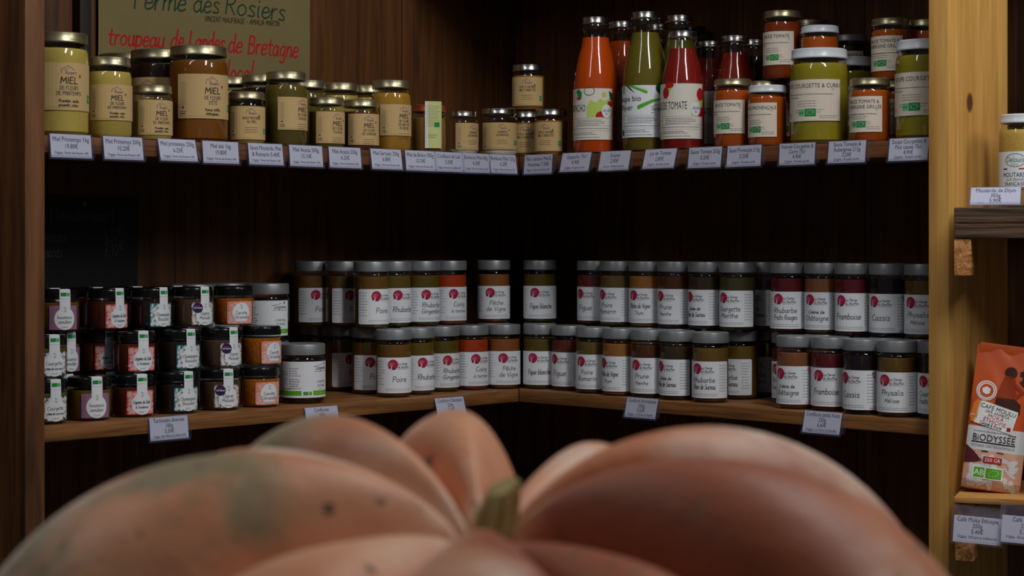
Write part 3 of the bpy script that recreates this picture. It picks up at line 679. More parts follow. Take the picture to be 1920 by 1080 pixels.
for (arm, px, b, phi, c, l1, l2, lab) in BOT:
    jam(arm, px, b, phi, c, l1, l2, lab, flower=VIOLET if l1 == 'Cassis' else PEACH if 'Châ' in str(l2) else None,
        s1=.0055 if l1 in ('Crème de', 'Gelée de') else .0085, s2=.0062 if l2 in ('Menthe', 'Thym', 'à tartiner', 'Mélisse') else .0085)
# second layer stands on a second row behind the front one
TOP = [
 ('L', 590, .255, 35, 'pear', 'Poire', None, 'upper layer jam jar in shade, leftmost of all the jam jars'),
 ('L', 637, .205, 45, 'pear', 'Poire', None, 'upper layer jam jar with a crooked label, second jam jar from left'),
 ('L', 696, .112, 38, 'pear', 'Poire', None, 'upper layer jam jar reading Poire, nearest on the left shelf'),
 ('L', 743, .132, 35, 'rhub', 'Rhubarbe', None, 'upper layer jam jar reading Rhubarbe, between Poire and Rhubarbe Gingembre'),
 ('L', 788, .125, 33, 'rhubg', 'Rhubarbe', 'Gingembre', 'upper layer jam jar reading Rhubarbe Gingembre, beside the upper red Coing jar'),
 ('L', 843, .125, 35, 'quince', 'Coing', 'à tartiner', 'upper layer jar of red jam reading Coing'),
 ('L', 925, .125, 10, 'peach', 'Pêche', 'de Vigne', 'upper layer jam jar reading Pêche de Vigne, standing alone left of corner'),
 ('R', 1012, .125, 3, 'wfig', 'Figue blanche', None, 'upper layer jam jar reading Figue blanche, standing alone at the corner'),
 ('R', 1114, .135, -35, 'fig', 'Figue', None, 'upper layer dark red jam jar reading Figue'),
 ('R', 1157, .118, -38, 'pearr', 'Poire', 'Romarin', 'upper layer jam jar reading Poire Romarin'),
 ('R', 1212, .120, -27, 'peacht', 'Pêche de Vigne', 'Thym', 'upper layer jam jar reading Pêche de Vigne Thym'),
 ('R', 1266, .118, -36, 'plum', 'Prune', 'Menthe', 'upper layer jam jar reading Prune Menthe'),
 ('R', 1324, .116, -43, 'elder', 'Gelée de', 'Fleur de Sureau', 'upper layer jam jar reading Gelée de Fleur de Sureau'),
 ('R', 1383, .112, -30, 'courg', 'Courgette', 'Menthe', 'upper layer dark green jam jar reading Courgette Menthe'),
 ('R', 1436, .185, -46, 'elder', 'Gelée de', 'Fleur de Sureau', 'upper layer jam jar in deep shade behind the Courgette Menthe jar'),
 ('R', 1482, .118, -14, 'red', 'Rhubarbe', 'Fruits Rouges', 'upper layer red jam jar reading Rhubarbe Fruits Rouges in full'),
 ('R', 1541, .126, -24, 'chest', 'Crème de', 'Châtaigne', 'upper layer jar of brown cream reading Châtaigne'),
 ('R', 1602, .116, -22, 'rasp', 'Framboise', None, 'upper layer red jam jar reading Framboise'),
 ('R', 1667, .114, -28, 'cassis', 'Cassis', None, 'upper layer black jam jar reading Cassis'),
 ('R', 1733, .112, -22, 'phys', 'Physalis', 'Mélisse', 'upper layer jam jar reading Physalis Mélisse, against the pine panel'),
]
HJ = KINDS['jam']['H']
HID = 'jam jar standing hidden behind the front rows, only its grey lid showing'
def support(p, c):
    if min(((p-q).length for q, r, z, h in PLACED if abs(z-LOW) < .001), default=9) < .0667: return
    PLACED.append((p, .0333, LOW, HJ))
    root, _ = put('jam_jar', 'jam', 'L', 0, 0, LOW, 10, LID_GREY, J[c], None, HID, 'jar', 'jam jars behind the front rows', at=p)
sups = []
for (arm, px, b, phi, c, l1, l2, lab) in sorted(relax(TOP), key=lambda q: q[2]):
    _, p = jam(arm, px, b, phi, c, l1, l2, lab, 1, flower=VIOLET if l1 == 'Cassis' else None,
        s1=.0055 if l1 in ('Crème de', 'Gelée de') else .0085, s2=.0062 if l2 in ('Thym', 'à tartiner', 'Mélisse') or l1 == 'Prune' else .0085)
    sups.append((p, c))
for arm, px, c in (('L', 656, 'pear'), ('L', 704, 'pear'), ('L', 752, 'rhub'), ('R', 1270, 'peacht'), ('R', 1325, 'plum'), ('R', 1392, 'elder'), ('R', 1466, 'red'), ('R', 1530, 'chest'), ('R', 1592, 'rasp'), ('R', 1655, 'cassis')):
    _, p = put('jam_jar', 'jam', arm, px, .195, LOW+HJ, 0, LID_GREY, J[c], None, HID, 'jar', 'jam jars behind the front rows'); sups.append((p, c))
_, p = put('jam_jar', 'jam', 'L', 590, .255, LOW, 40, LID_GREY, J['pear'], None, 'dark bottom jam jar far left, between the black-lidded preserve jar and brown jam', 'jar', GJ)
for p, c in sups: support(p, c)

# ------------------------------------------------------------------ small spread jars on the lower left
TC = {'hou': (cont('hummus_spread', (112, 84, 14)), ('houmous', 'vendéen', PURPLE, ROSE, 'dots', 3, False)), 'leg': (cont('vegetable_spread', (84, 34, 14)), ('Légumes du Soleil', "à l'indienne", CORAL, ROSE, 'swirl', 4, False)),
 'cha': (cont('mushroom_spread', (40, 26, 20)), ('Champignon', 'Boucané', TEAL, PALE, 'swirl', 5, False)), 'oig': (cont('onion_spread', (84, 62, 46)), ('Oignon', 'Massalé', BROWNINK, PALE, 'rings', 6, True)),
 'car': (cont('carrot_spread', (172, 92, 8), .4, 160, .6), ('Carotte', 'Citronnelle', PEACH, ROSE, 'plain', 7, False)), 'cou': (cont('courgette_spread', (92, 84, 22)), ('Courgette', 'crème de coco-curry', ink('charcoal_print', (52, 62, 58)), PALE, 'swirl', 8, False))}
WORD = {'hou': 'purple labelled hummus', 'leg': 'red labelled vegetable', 'cha': 'teal labelled mushroom', 'oig': 'brown labelled onion', 'car': 'orange labelled carrot', 'cou': 'black and white labelled courgette'}
GT = 'small black-lidded spread jars'
HT = KINDS['terrine']['H']
def terrine(k, px, b, phi, lvl, label, group=GT):
    c, a = TC[k]
    return put('spread_jar', 'terrine', 'L', px, b, LOW+lvl*HT, phi, LID_BLACK, c, terrine_art(*a), label, 'jar', group, fill=.97)
LV = ['bottom', 'middle', 'top']
TSUP = []
for lvl, rows in enumerate(([('cou', 84, .068, 28), ('hou', 167, .070, 20), ('leg', 250, .070, 23), ('cha', 331, .070, 34), ('oig', 412, .070, 24), ('car', 486, .070, 30)],
                            [('cou', 83, .078, 26), ('leg', 252, .084, 24), ('cha', 335, .084, 35), ('oig', 414, .084, 38), ('car', 489, .084, 42)],
                            [('hou', 107, .130, 20), ('leg', 198, .125, 40), ('cha', 280, .118, 42), ('oig', 360, .112, 38), ('car', 437, .108, 24)])):
    for k, px, b, phi in rows:
        extra = ', against the post' if k == 'cou' else ''
        terrine(k, px, b, phi, lvl, '%s spread jar, %s layer, front row%s' % (WORD[k], LV[lvl], extra))
_, q = terrine('hou', 108, .155, 38, 1, 'purple labelled hummus spread jar of the middle layer, behind the courgette jar'); TSUP.append((q, 'hou', 1))
_, q = terrine('leg', 187, .155, 28, 1, 'red labelled vegetable spread jar set back in shade, middle layer of the stack'); TSUP.append((q, 'leg', 1))
HIDT = 'spread jar at the back of the left stack, only its black lid showing'
for k, px, b in (('hou', 84, .205), ('leg', 165, .205), ('cha', 240, .200), ('oig', 316, .195)):
    c, a = TC[k]; _, q = put('spread_jar', 'terrine', 'L', px, b, LOW+2*HT, 28, LID_BLACK, c, terrine_art(*a), HIDT, 'jar', 'spread jars at the back')
    TSUP.append((q, k, 2))
HS = 'spread jar buried inside the left stack behind the front jars'
def tsupport(p, k, lvl):
    for l in range(lvl):
        z = LOW+l*HT
        if min(((p-q).length for q, r, zz, h in PLACED if abs(zz-z) < .001), default=9) < .070: continue
        PLACED.append((p, .0355, z, HT)); c, a = TC[k]
        put('spread_jar', 'terrine', 'L', 0, 0, z, 30, LID_BLACK, c, terrine_art(*a), HS, 'jar', 'spread jars inside the stack', at=p)
for q, k, l in TSUP: tsupport(q, k, l)
DARKP = cont('dark_preserve', (34, 16, 18))
HCF = KINDS['confit']['H']
def confit(px, b, phi, lvl, label, at=None, art=True):
    return put('preserve_jar', 'confit', 'L', px, b, LOW+lvl*HCF, phi, LID_GREY, DARKP, confit_art(), label, 'jar', 'large preserve jars with green striped labels', at=at)
confit(567, .078, 37, 0, 'large grey-lidded preserve jar with green striped label standing on the shelf')
_, q = confit(500, .185, 21, 1, 'large grey-lidded preserve jar with green striped label, raised behind the carrot spread jars')
confit(0, 0, 25, 0, 'large preserve jar hidden beneath the raised one behind the carrot spread', at=q); PLACED.append((q, .041, LOW, HCF))
for px, n in ((425, 'right'), (362, 'left')):
    _, q = confit(px, .235, 25, 1, 'grey lid of a preserve jar at the back, behind the top %s spread jar' % ('carrot' if n == 'right' else 'onion'))
    if min(((q-p).length for p, r, z, h in PLACED if abs(z-LOW) < .001), default=9) > .08: confit(0, 0, 25, 0, 'preserve jar hidden at the back of the left stack', at=q); PLACED.append((q, .041, LOW, HCF))

# ------------------------------------------------------------------ honey and sauces on the upper left
HCR = cont('creamed_honey', (192, 168, 84), .06); HAM = cont('amber_honey', (122, 72, 12), .15, 40); HAC = cont('acacia_honey', (98, 84, 30), .15, 40); HDK = cont('dark_honey', (46, 26, 10))
HMU = cont('honey_mustard', (150, 128, 50)); HBU = cont('buckwheat_honey', (92, 50, 18)); HBR = cont('heather_honey', (176, 130, 44), .25, 60); MILK = cont('milk_jam', (156, 116, 66)); NUT = cont('nut_spread', (150, 96, 40))
CANDY = cont('sugared_candy', (214, 210, 200), .2, 200, .5)
GH = 'honey jars on the upper shelf'
def honey(kind, px, b, phi, c, art, label, lid=LID_GOLD, arm='L', lvl_z=0, fill=1.0, name='honey_jar', at=None, extra=None, group=GH):
    return put(name, kind, arm, px, b, UP+lvl_z, phi, lid, c, art, label, 'jar', group, fill=fill, at=at, extra=extra)
SP = ['Prunelier, saule,', 'pissenlit, colza...']
honey('kilo', 107, .060, 21, HCR, honey_art('kilo', ['DE FLEURS', 'DE PRINTEMPS'], SP), 'large jar of pale creamed honey at the far left against the post')
honey('pound', 204, .055, 21, HCR, honey_art('pound', ['DE FLEURS', 'DE PRINTEMPS'], SP), 'medium jar of pale creamed honey, second jar from the left')
honey('half', 286, .050, 28, HCR, honey_art('half', ['DE FLEURS', 'DE PRINTEMPS'], SP), 'small jar of pale creamed honey, left of the large amber honey')
honey('kilo', 372, .065, 28, HAM, honey_art('kilo', ['DE FLEURS', "D'ÉTÉ"], ['Ronce, trèfle,', 'châtaignier...']), 'large jar of amber summer honey in front of the farm poster')
honey('half', 462, .050, 15, HMU, honey_art('half', ['SAUCE MOUTARDE', 'AU MIEL'], (), None), 'small jar reading Sauce Moutarde au Miel, right of the large amber honey', name='sauce_jar')
honey('pound', 536, .055, 50, HAC, honey_art('pound', ['DE FLEURS', "D'ACACIA"]), 'medium jar of clear yellow acacia honey below the right poster edge')
honey('half', 612, .048, 38, HAC, honey_art('half', ['DE FLEURS', "D'ACACIA"]), 'small jar of acacia honey, right of the medium clear yellow honey')
honey('half', 677, .048, 27, HBU, honey_art('half', ['DE FLEURS', 'DE SARRASIN']), 'small jar of dark buckwheat honey, left of the medium golden heather honey', fill=.95)
honey('pound', 733, .055, 40, HBR, honey_art('pound', ['DE FLEURS', 'DE BRUYÈRE', 'DE BRIÈRE']), 'medium jar of golden heather honey left of the copper-lidded jar')
# milk jam with a paper strip over its lid
f = Flat(); f.rect(-.016, -.012, .016, .075, ink('pale_lime_paper', (196, 206, 140)), 0); f.para(-.013, .013, .066, 12, .0034, GREYINK, .0007, 4); f.rect(.001, .027, .0115, .036, GREEN, 1); f.para(-.011, .010, .012, 2, .004, DKGREY, .0008, 5)
f.rect(-.016, -.012, -.010, .075, ink('white_strip_edge', (220, 222, 214)), 1)
def sfn(u, v, z):
    r_ = .0352+z
    return (u, -math.sqrt(max(r_*r_-u*u, 0))-.0006, v+.022)
strip = f.build('paper_strip', sfn, .006)
honey('half', 804, .050, 15, MILK, None, 'jar of beige milk jam with copper lid and pale green paper strip', LID_COPPER, name='milk_jam_jar', extra=[('paper_strip', strip)])
honey('candy_small', 868, .046, 42, CANDY, honey_art('candy_small', ['BONBONS', 'GOURMANDS'], (), None), 'small half empty candy jar, right of the copper-lidded jar', LID_SILVER, fill=.16, name='candy_jar')
honey('candy', 935, .050, 11, CANDY, honey_art('candy', ['BONBONS', 'GOURMANDS'], (), None), 'wide candy jar with white sweets at its bottom, left of the corner', LID_SILVER, fill=.16, name='candy_jar')
NA = honey_art('half', ['PATE A TARTINER', 'MIEL ET NOISETTES'], (), None)
honey('half', 1033, .050, -21, NUT, NA, 'small jar of hazelnut spread at the corner, left of the gaspacho bottle', LID_SILVER, 'R', fill=.93, name='hazelnut_spread_jar')
_, q = honey('half', 987, .060, -5, NUT, NA, 'small jar of hazelnut spread at the corner beneath the stacked one', LID_SILVER, 'R', fill=.93, name='hazelnut_spread_jar')
honey('half', 993, .060, -5, NUT, NA, 'small jar of hazelnut spread stacked on top of the others at the corner', LID_SILVER, 'R', KINDS['half']['H'], .93, 'hazelnut_spread_jar', at=Vector((q.x+.004, q.y-.004)))
honey('kilo', 297, .130, -20, HDK, honey_art('kilo', ['DE FLEURS', 'DE SARRASIN']), 'large jar of very dark honey behind the small creamed honey')
honey('kilo', 236, .190, 60, HDK, None, 'large dark honey jar, only its lid showing behind the medium creamed honey')
honey('pound', 490, .125, 70, HDK, None, 'dark honey jar behind the small Sauce Moutarde au Miel jar, right one')
honey('pound', 438, .150, 70, HDK, None, 'dark honey jar just right of and behind the large amber honey')
for px, c, t in ((575, HAC, 'honey lid peeking out right of the medium clear yellow acacia honey'), (637, HCR, 'creamed honey jar in the second row behind the small acacia honey'), (689, HCR, 'creamed honey jar in the second row behind the small buckwheat honey')):
    honey('pound', px, .165, 75, c, None, t)

# ------------------------------------------------------------------ bottles and sauces on the upper right
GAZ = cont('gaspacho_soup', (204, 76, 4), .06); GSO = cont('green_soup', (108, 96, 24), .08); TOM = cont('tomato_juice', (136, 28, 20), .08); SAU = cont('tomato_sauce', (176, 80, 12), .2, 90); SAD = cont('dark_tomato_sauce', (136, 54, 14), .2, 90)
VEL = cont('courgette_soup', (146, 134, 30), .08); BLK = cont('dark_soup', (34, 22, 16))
GBt = 'soup and juice bottles'; GSc = 'sauce jars on the upper right'
def bot(kind, px, b, phi, c, art, label, lid=LID_SILVER):
    return put('bottle', kind, 'R', px, b, UP, phi, lid, c, bottle_art(art) if art else None, label, 'bottle', GBt)
bot('bottle', 1117, .050, -18, GAZ, 'gaspacho', 'tall bottle of orange gaspacho, leftmost of the bottles')
bot('bottle', 1210, .052, -10, GSO, 'soup', 'tall bottle of green soup with a leek drawn on its label')
bot('small_bottle', 1280, .050, -8, TOM, 'tomato', 'bottle of red tomato juice in front with a whole label')
bot('bottle', 1166, .130, -20, GAZ, 'gaspacho', 'orange gaspacho bottle in the second row, between gaspacho and green soup')
bot('bottle', 1274, .135, -10, GSO, None, 'green soup bottle in the second row behind the tomato juice')
bot('small_bottle', 1331, .120, -14, TOM, 'tomato', 'red tomato juice bottle right of the front one, half its label showing')
bot('small_bottle', 1378, .175, -10, TOM, None, 'half full red juice bottle in the back, right of the tomato juice')
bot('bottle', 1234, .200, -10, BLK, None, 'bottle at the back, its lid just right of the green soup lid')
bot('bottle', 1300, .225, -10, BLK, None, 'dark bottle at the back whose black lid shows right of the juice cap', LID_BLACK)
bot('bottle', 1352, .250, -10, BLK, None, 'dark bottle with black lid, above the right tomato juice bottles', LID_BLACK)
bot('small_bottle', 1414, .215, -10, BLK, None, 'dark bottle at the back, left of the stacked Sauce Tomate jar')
def sauce(kind, px, b, phi, c, art, label, lid=LID_GOLD, z=0, at=None, name='sauce_jar'):
    return put(name, kind, 'R', px, b, UP+z, phi, lid, c, art, label, 'jar', GSc, at=at)
HS1, HS2 = KINDS['sauce']['H'], KINDS['sauce_small']['H']
ST = sauce_art('sauce', 'SAUCE TOMATE'); SA = sauce_art('sauce_small', 'SAUCE TOMATE &', 'AUBERGINE GRILLÉE'); SPv = sauce_art('sauce_small', 'SAUCE PROVENÇALE')
VC = sauce_art('kilo', 'VELOUTÉ COURGETTE & CURRY'); SCt = sauce_art('kilo', 'SOUPE COURGETTE &', None)
sauce('sauce', 1374, .048, -22, SAU, ST, 'gold-lidded jar reading Sauce Tomate on the shelf, beside the tomato juice')
sauce('sauce_small', 1439, .046, -32, SAU, SPv, 'white-lidded small jar reading Provençale, left of the large green soup', LID_WHITE)
sauce('kilo', 1536, .062, -14, VEL, VC, 'large white-lidded jar of green courgette and curry soup', LID_WHITE, name='soup_jar')
sauce('sauce_small', 1631, .048, -24, SAU, SA, 'gold-lidded aubergine sauce jar standing on the shelf between the green soups')
sauce('kilo', 1736, .066, -18, VEL, SCt, 'large white-lidded green soup jar cut off by the pine panel', LID_WHITE, name='soup_jar')
sauce('sauce', 1433, .125, -22, SAU, ST, 'gold-lidded sauce jar in the second row behind the Provençale jar')
sauce('sauce', 1485, .125, -22, SAU, ST, 'sauce jar in the second row squeezed left of the large green soup', LID_GOLD)
sauce('sauce', 1466, .128, -22, SAD, ST, 'jar reading Sauce Tomate stacked on top of others, left of the green soup', LID_GOLD, HS1)
sauce('sauce_small', 1672, .128, -22, SAU, SA, 'aubergine sauce jar in the second row below the stacked one', LID_GOLD)
sauce('sauce_small', 1671, .128, -26, SAU, SA, 'gold-lidded aubergine sauce jar stacked on top, near the pine panel', LID_GOLD, HS2)
sauce('sauce_small', 1742, .150, -26, SAU, None, 'second row sauce jar hidden behind the rightmost green soup', LID_GOLD)
sauce('sauce_small', 1738, .150, -26, SAU, None, 'gold-lidded orange sauce jar stacked at the top beside the pine panel', LID_GOLD, HS2)
_, q = sauce('sauce_small', 1537, .135, 10, SAU, None, 'sauce jar hidden in the back row under the white-lidded orange one', LID_WHITE)
sauce('sauce_small', 0, 0, 10, SAU, None, 'white-lidded orange sauce jar stacked behind the large green courgette soup', LID_WHITE, HS2, at=q); PLACED.append((q, .0335, UP+HS2, HS2))
sauce('kilo', 1588, .185, 30, VEL, VC, 'green soup jar with white lid in the second row behind the large one', LID_WHITE, name='soup_jar')
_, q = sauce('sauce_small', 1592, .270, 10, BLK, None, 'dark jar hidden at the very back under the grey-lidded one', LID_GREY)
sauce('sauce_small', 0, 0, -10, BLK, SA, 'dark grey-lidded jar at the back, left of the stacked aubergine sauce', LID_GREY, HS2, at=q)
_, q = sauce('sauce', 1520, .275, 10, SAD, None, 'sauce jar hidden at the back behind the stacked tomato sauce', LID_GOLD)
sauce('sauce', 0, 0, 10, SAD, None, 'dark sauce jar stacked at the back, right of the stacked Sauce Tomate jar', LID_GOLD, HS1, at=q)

# ------------------------------------------------------------------ price tags
HOLD = {}
def holder_mesh(wd, h, lip=True):
    key = (round(wd, 4), round(h, 4), lip)
    if key in HOLD: return HOLD[key]
    bm = bmesh.new(); e = .0028; x = wd/2+.0032; t = .0007
    # back plate, folded front lip at the bottom and a clip running back over the board
    prof = [(.0, .0015), (.0, -h-e), (-.0022, -h-e-.0006), (-.0030, -h-e+.001), (-.0030, -h+.004)]
    for a, b in zip(prof, prof[1:]):
        vs = [bm.verts.new(q) for q in ((-x, a[0], a[1]), (x, a[0], a[1]), (x, b[0], b[1]), (-x, b[0], b[1]))]; bm.faces.new(vs)
    vs = [bm.verts.new(q) for q in ((-x, -.0026, .0012), (x, -.0026, .0012), (x, -.0026, -h-e), (-x, -.0026, -h-e))]; bm.faces.new(vs)
    vs = [bm.verts.new(q) for q in ((-x, -.0026, .0012), (x, -.0026, .0012), (x, .0, .0018), (-x, 0, .0018))]; bm.faces.new(vs)
    if lip:
        vs = [bm.verts.new(q) for q in ((x, -.0024, -.002), (x+.005, .0008, -.002), (x+.005, .0008, -h+.002), (x, -.0024, -h+.002))]; bm.faces.new(vs)
    HOLD[key] = bm_mesh('holder', bm, PLASTIC, False); return HOLD[key]
def card_mesh(lines, wd, h, small):
    f = Flat(); f.rect(-wd/2, -h, wd/2, 0, CARDW, 0); n = len(lines); f.rect(-wd/2+.0012, -h+.0022, wd/2-.0012, -h+.0025, GREYINK, 1)
    y = -.0112 if n < 3 else -.0085
    for k, t in enumerate(lines):
        sz = .0105 if n < 3 else .0096
        vs, fs, tw = font_tris(t); sx = min(.80, (wd-.007)/(tw*sz)) if tw else 1
        f.text(t, 0, y, sz, ink('card_print', (52, 54, 64)), sx=sx); y -= .0108 if n < 3 else .0088
    vs, fs, tw = font_tris(small); sz = .0058; sx = min(.9, (wd-.012)/(tw*sz)) if tw else 1
    f.text(small, 0, max(y+.002, -h+.0042), sz, DKGREY, sx=sx); f.rect(-wd*.36, max(y+.002, -h+.0042)-.0008, -wd*.22, max(y+.002, -h+.0042)-.0005, GREYINK, 2)
    return f.build('card', lambda u, v, z: (u, -.0013-z, v), 0)
GTG = 'price tags clipped to the shelf edges'
def price_tag(arm, px, shelf, tilt, lines, small, label, wd=.0725, h=.0365, dz=0, yaw=0):
    p = spot(arm, px, -.0012); root = empty('price_tag', (p.x, p.y, shelf+.0022+dz), 0)
    root.rotation_euler = (-R(tilt), R(yaw), ANG[arm]); tag(root, label, 'price tag', GTG)
    link_mesh('holder', holder_mesh(wd, h), root); link_mesh('card', card_mesh(lines, wd, h, small), root)
F1, F2, F3 = 'Origine : Ferme des Rosiers (44)', 'Origine : Ferme de la Fournillière (44)', 'Origine : Rosebio Jardin'
for arm, px, tilt, lines, small in (
 ('L', 131, 7, ['Miel Printemps 1kg', '19.80€'], F1), ('L', 229, 8, ['Miel Printemps 500g', '10.20€'], F1), ('L', 330, 14, ['Miel printemps 250g', '6.25€'], F1), ('L', 412, 6, ['Miel été 1kg', '19.80€'], F1),
 ('L', 496, 8, ['Sauce Moutarde, Miel', '& Romarin 5.40€'], F1), ('L', 572, 6, ['Miel Acacia 500g', '13.10€'], F1), ('L', 645, 6, ['Miel Acacia 250g', '6.25€'], F1), ('L', 722, 9, ['Miel Sarrasin 250g', '6.85€'], F1),
 ('L', 786, 6, ['Miel de Brière 500g', '13.10€'], F1), ('L', 840, 5, ['Confiture de Lait', '5.30€'], F2), ('L', 891, 5, ['Bonbons Miel 60g', '4.20€'], F1), ('L', 941, 9, ['Bonbons Miel 125g', '6.20€'], F1),
 ('R', 1011, 5, ['Pâte à tartiner Miel &', 'Noisettes 7.50€'], F1), ('R', 1083, 15, ['Gaspacho 75cl', '4.90€'], F3), ('R', 1156, 14, ['Soupes', '2.90€'], F3), ('R', 1241, 17, ['Jus de Tomate', '2.80€'], F3),
 ('R', 1324, 8, ['Sauce Tomate 265g', '3.20€'], F3), ('R', 1397, 6, ['Sauce Provençale 215g', '3.20€'], F3), ('R', 1496, 4, ['Velouté Courgettes &', 'Curry 75cl', '4.90€'], F3), ('R', 1590, 7, ['Sauce Tomates &', 'Aubergines 215g', '3.20€'], F3),
 ('R', 1706, 9, ['Soupe Courgettes &', 'Pois cassés 75cl.', '4.90€'], F3)):
    price_tag(arm, px, UP, tilt, lines, small, 'white price tag reading %s on the upper shelf edge' % (' '.join(lines[:-1]) if len(lines) == 3 else lines[0] if 'Sauce Mou' not in lines[0] and 'Pâte' not in lines[0] else lines[0]).replace(',', ''),
              wd=.0725 if px not in (840, 891, 941) else .0705)
price_tag('L', 315, LOW, 6, ['Tartinades diverses', '100g', '5.30€'], 'Origine : Saint Hilaire de Chaléons (44)', 'white price tag reading Tartinades diverses below the spread jars', .074, .0370)
price_tag('L', 601, LOW, 12, ['Confitures', '300g', '5.90€'], F3, 'white price tag on the lower left shelf, mostly hidden behind the pumpkin', .0725, .0365, -.004)
price_tag('L', 841, LOW, 16, ['Confiture Classique', '250g', '5.50€'], 'Origine : La Ferme du Bouffay', 'white price tag reading Confiture Classique near the shelf corner', .0725, .0365, -.006)
price_tag('R', 1206, LOW, 14, ['Confiture Aromatique', '250g', '5.50€'], 'Origine : La Ferme du Bouffay', 'white price tag reading Confiture Aromatique on the lower right shelf', .0725, .0365, 0)
price_tag('R', 1545, LOW, 14, ['Confiture petits fruits', '250g', '6.60€'], 'Origine : La Ferme du Bouffay', 'white price tag reading Confiture petits fruits on the lower right shelf', .074, .0370, 0)

# ------------------------------------------------------------------ poster and chalkboard on the left back wall
BACK = DEPTH-.0015
def on_wall(px, y):
    p = spot('L', px, BACK); return p, HC+(HOR-y)*p.y/FPX
p0, _ = on_wall(180, 0); p1, _ = on_wall(577, 0); pw = (p1-p0).length; pm = (p0+p1)/2
def wu(px): q = spot('L', px, BACK); return (q-pm).dot((p1-p0).normalized())
def wv(px, y): q = spot('L', px, BACK); return HC+(HOR-y)*q.y/FPX
f = Flat(); zt, zb = UP+.39, UP+.035
PAPER = mat('kraft_poster_paper', (122, 110, 74), .75, spec=.2, noise=.1, nscale=12)
f.rect(-pw/2, zb, pw/2, zt, PAPER, 0)
PGREEN = ink('green_marker', (32, 62, 44)); PRED = ink('red_marker', (176, 26, 30))
def wtext(t, xa, ya, xb, yb, m, wd, size, join=True):
    ua, ub = wu(xa), wu(xb); va, vb = wv(xa, ya), wv(xb, yb); st, tw = hand_strokes(t); k = (ub-ua)/tw; sc = size/8.5
    P_ = lambda q: (ua+q[0]*k+q[1]*sc*.15, va+(vb-va)*q[0]/tw+q[1]*sc)
    for s_ in st: f.line([P_(q) for q in s_], wd, m, 2)
    if join:
        for s0, s1 in zip(st, st[1:]):
            a, b = s0[-1], s1[0]
            if 0 < b[0]-a[0] < 2.4 and a[1] < 2 and b[1] < 5.6: f.line([P_(a), P_((a[0]*.6+b[0]*.4, a[1]*.7+b[1]*.3)), P_(b)], wd*.85, m, 2)
wtext('Ferme des', 246, 16, 410, 26, PGREEN, .0032, .036); wtext('Rosiers', 418, 26, 533, 40, PGREEN, .0032, .036)
wtext('VINCENT MAUFRAGE - AMALIA MARTIN', 379, 40, 520, 50, ink('pen_ink', (40, 34, 30)), .0012, .0095, False)
wtext('troupeau', 197, 84, 306, 90, PRED, .0036, .031); wtext('de Landes', 315, 91, 418, 97, PRED, .0036, .034); wtext('de Bretagne', 424, 98, 556, 109, PRED, .0036, .034)
wtext('élevage local', 330, 152, 470, 158, PRED, .0034, .042)
def pfn(u, v, z):       # gently wavy sheet hanging a little off the planks
    return (u, -.004-.0035*(1+sin(u*38+v*9))*.5-.002*(1+sin(v*23))*.5-z, v)
po = link_mesh('poster', f.build('poster', pfn, .012, .02)); po.location = (pm.x, pm.y, 0); po.rotation_euler = (0, 0, ANG['L'])
tag(po, 'kraft paper farm poster with red and green handwriting behind the honey jars', 'poster')
# chalkboard
q1, _ = on_wall(253, 0); cw = .34; ctr = q1+TL*(cw/2)
root = empty('chalkboard', (ctr.x, ctr.y, 0), ANG['L']); tag(root, 'black chalkboard with faint chalk prices on the wall above the spread jars', 'chalkboard')
zt, zb = HC+(HOR-372)*q1.y/FPX, HC+(HOR-545)*q1.y/FPX
bm = bmesh.new(); box_bm(bm, -cw/2, cw/2, -.010, .0, zb, zt, .002); link_mesh('slate', bm_mesh('slate', bm, mat('black_slate', (20, 20, 22), .7)), root)
f = Flat(); CH = ink('faint_chalk', (92, 92, 90))
def cu(px): return (spot('L', px, BACK-.012)-ctr).dot(-TL)
def cv(px, y): return HC+(HOR-y)*spot('L', px, BACK-.012).y/FPX
for t, xa, xb, y, s_ in (('[ Dégustez-nous ]', 96, 214, 414, .020), ('Tartinades', 62, 126, 454, .020), ('Canards', 70, 118, 482, .018), ('5,30', 196, 224, 452, .022), ('7,10', 196, 224, 480, .022), ('€', 222, 232, 440, .016), ('€', 224, 236, 468, .016)):
    st, tw = hand_strokes(t); k = (cu(xb)-cu(xa))/tw
    for q in st: f.line([(cu(xa)+a*k, cv(xa, y)+b*s_/8.5) for a, b in q], .0017, CH, 1)
link_mesh('chalk_writing', f.build('chalk_writing', lambda u, v, z: (u, -.0102-z, v), 0), root)
bm = bmesh.new(); bmesh.ops.create_uvsphere(bm, u_segments=12, v_segments=8, radius=.006); link_mesh('pin', bm_mesh('pin', bm, mat('dull_brass_pin', (110, 100, 60), .5)), root, (cu(157), -.012, cv(157, 381)))

# ------------------------------------------------------------------ neighbouring shelves right of the pine panel
O0 = C0+TR*(AR+.0375)-NR*PF                         # front outer corner of the pine panel
D = Vector((cos(R(-20)), sin(R(-20)))); DN = Vector((sin(R(20)), cos(R(20))))
A = Vector(((1787-960)/FPX*2.85, 2.85))
MUST = HC+(HOR-389)*2.85/FPX; BAGZ = HC-(931-HOR)*2.85/FPX
def local_poly(pts): return [((p-A).dot(D), (p-A).dot(DN)) for p in pts]
def rboard(name, pts, z0, z1, m, label, cat, bev=.003):
    bm = bmesh.new(); prism_bm(bm, local_poly(pts), z0, z1, bev)
    o = link_mesh(name, bm_mesh(name, bm, m)); o.location = (A.x, A.y, 0); o.rotation_euler = (0, 0, R(-20)); return tag(o, label, cat)
side = lambda d, k: A+NR*k if d is None else A+D*d+DN*k
Lb = A+NR*.30
def meet(dl):        # where a line running straight back from the front edge meets the pine panel
    p = A+D*dl-O0-TR*.001; k = -p.dot(TR)/DN.dot(TR); return k
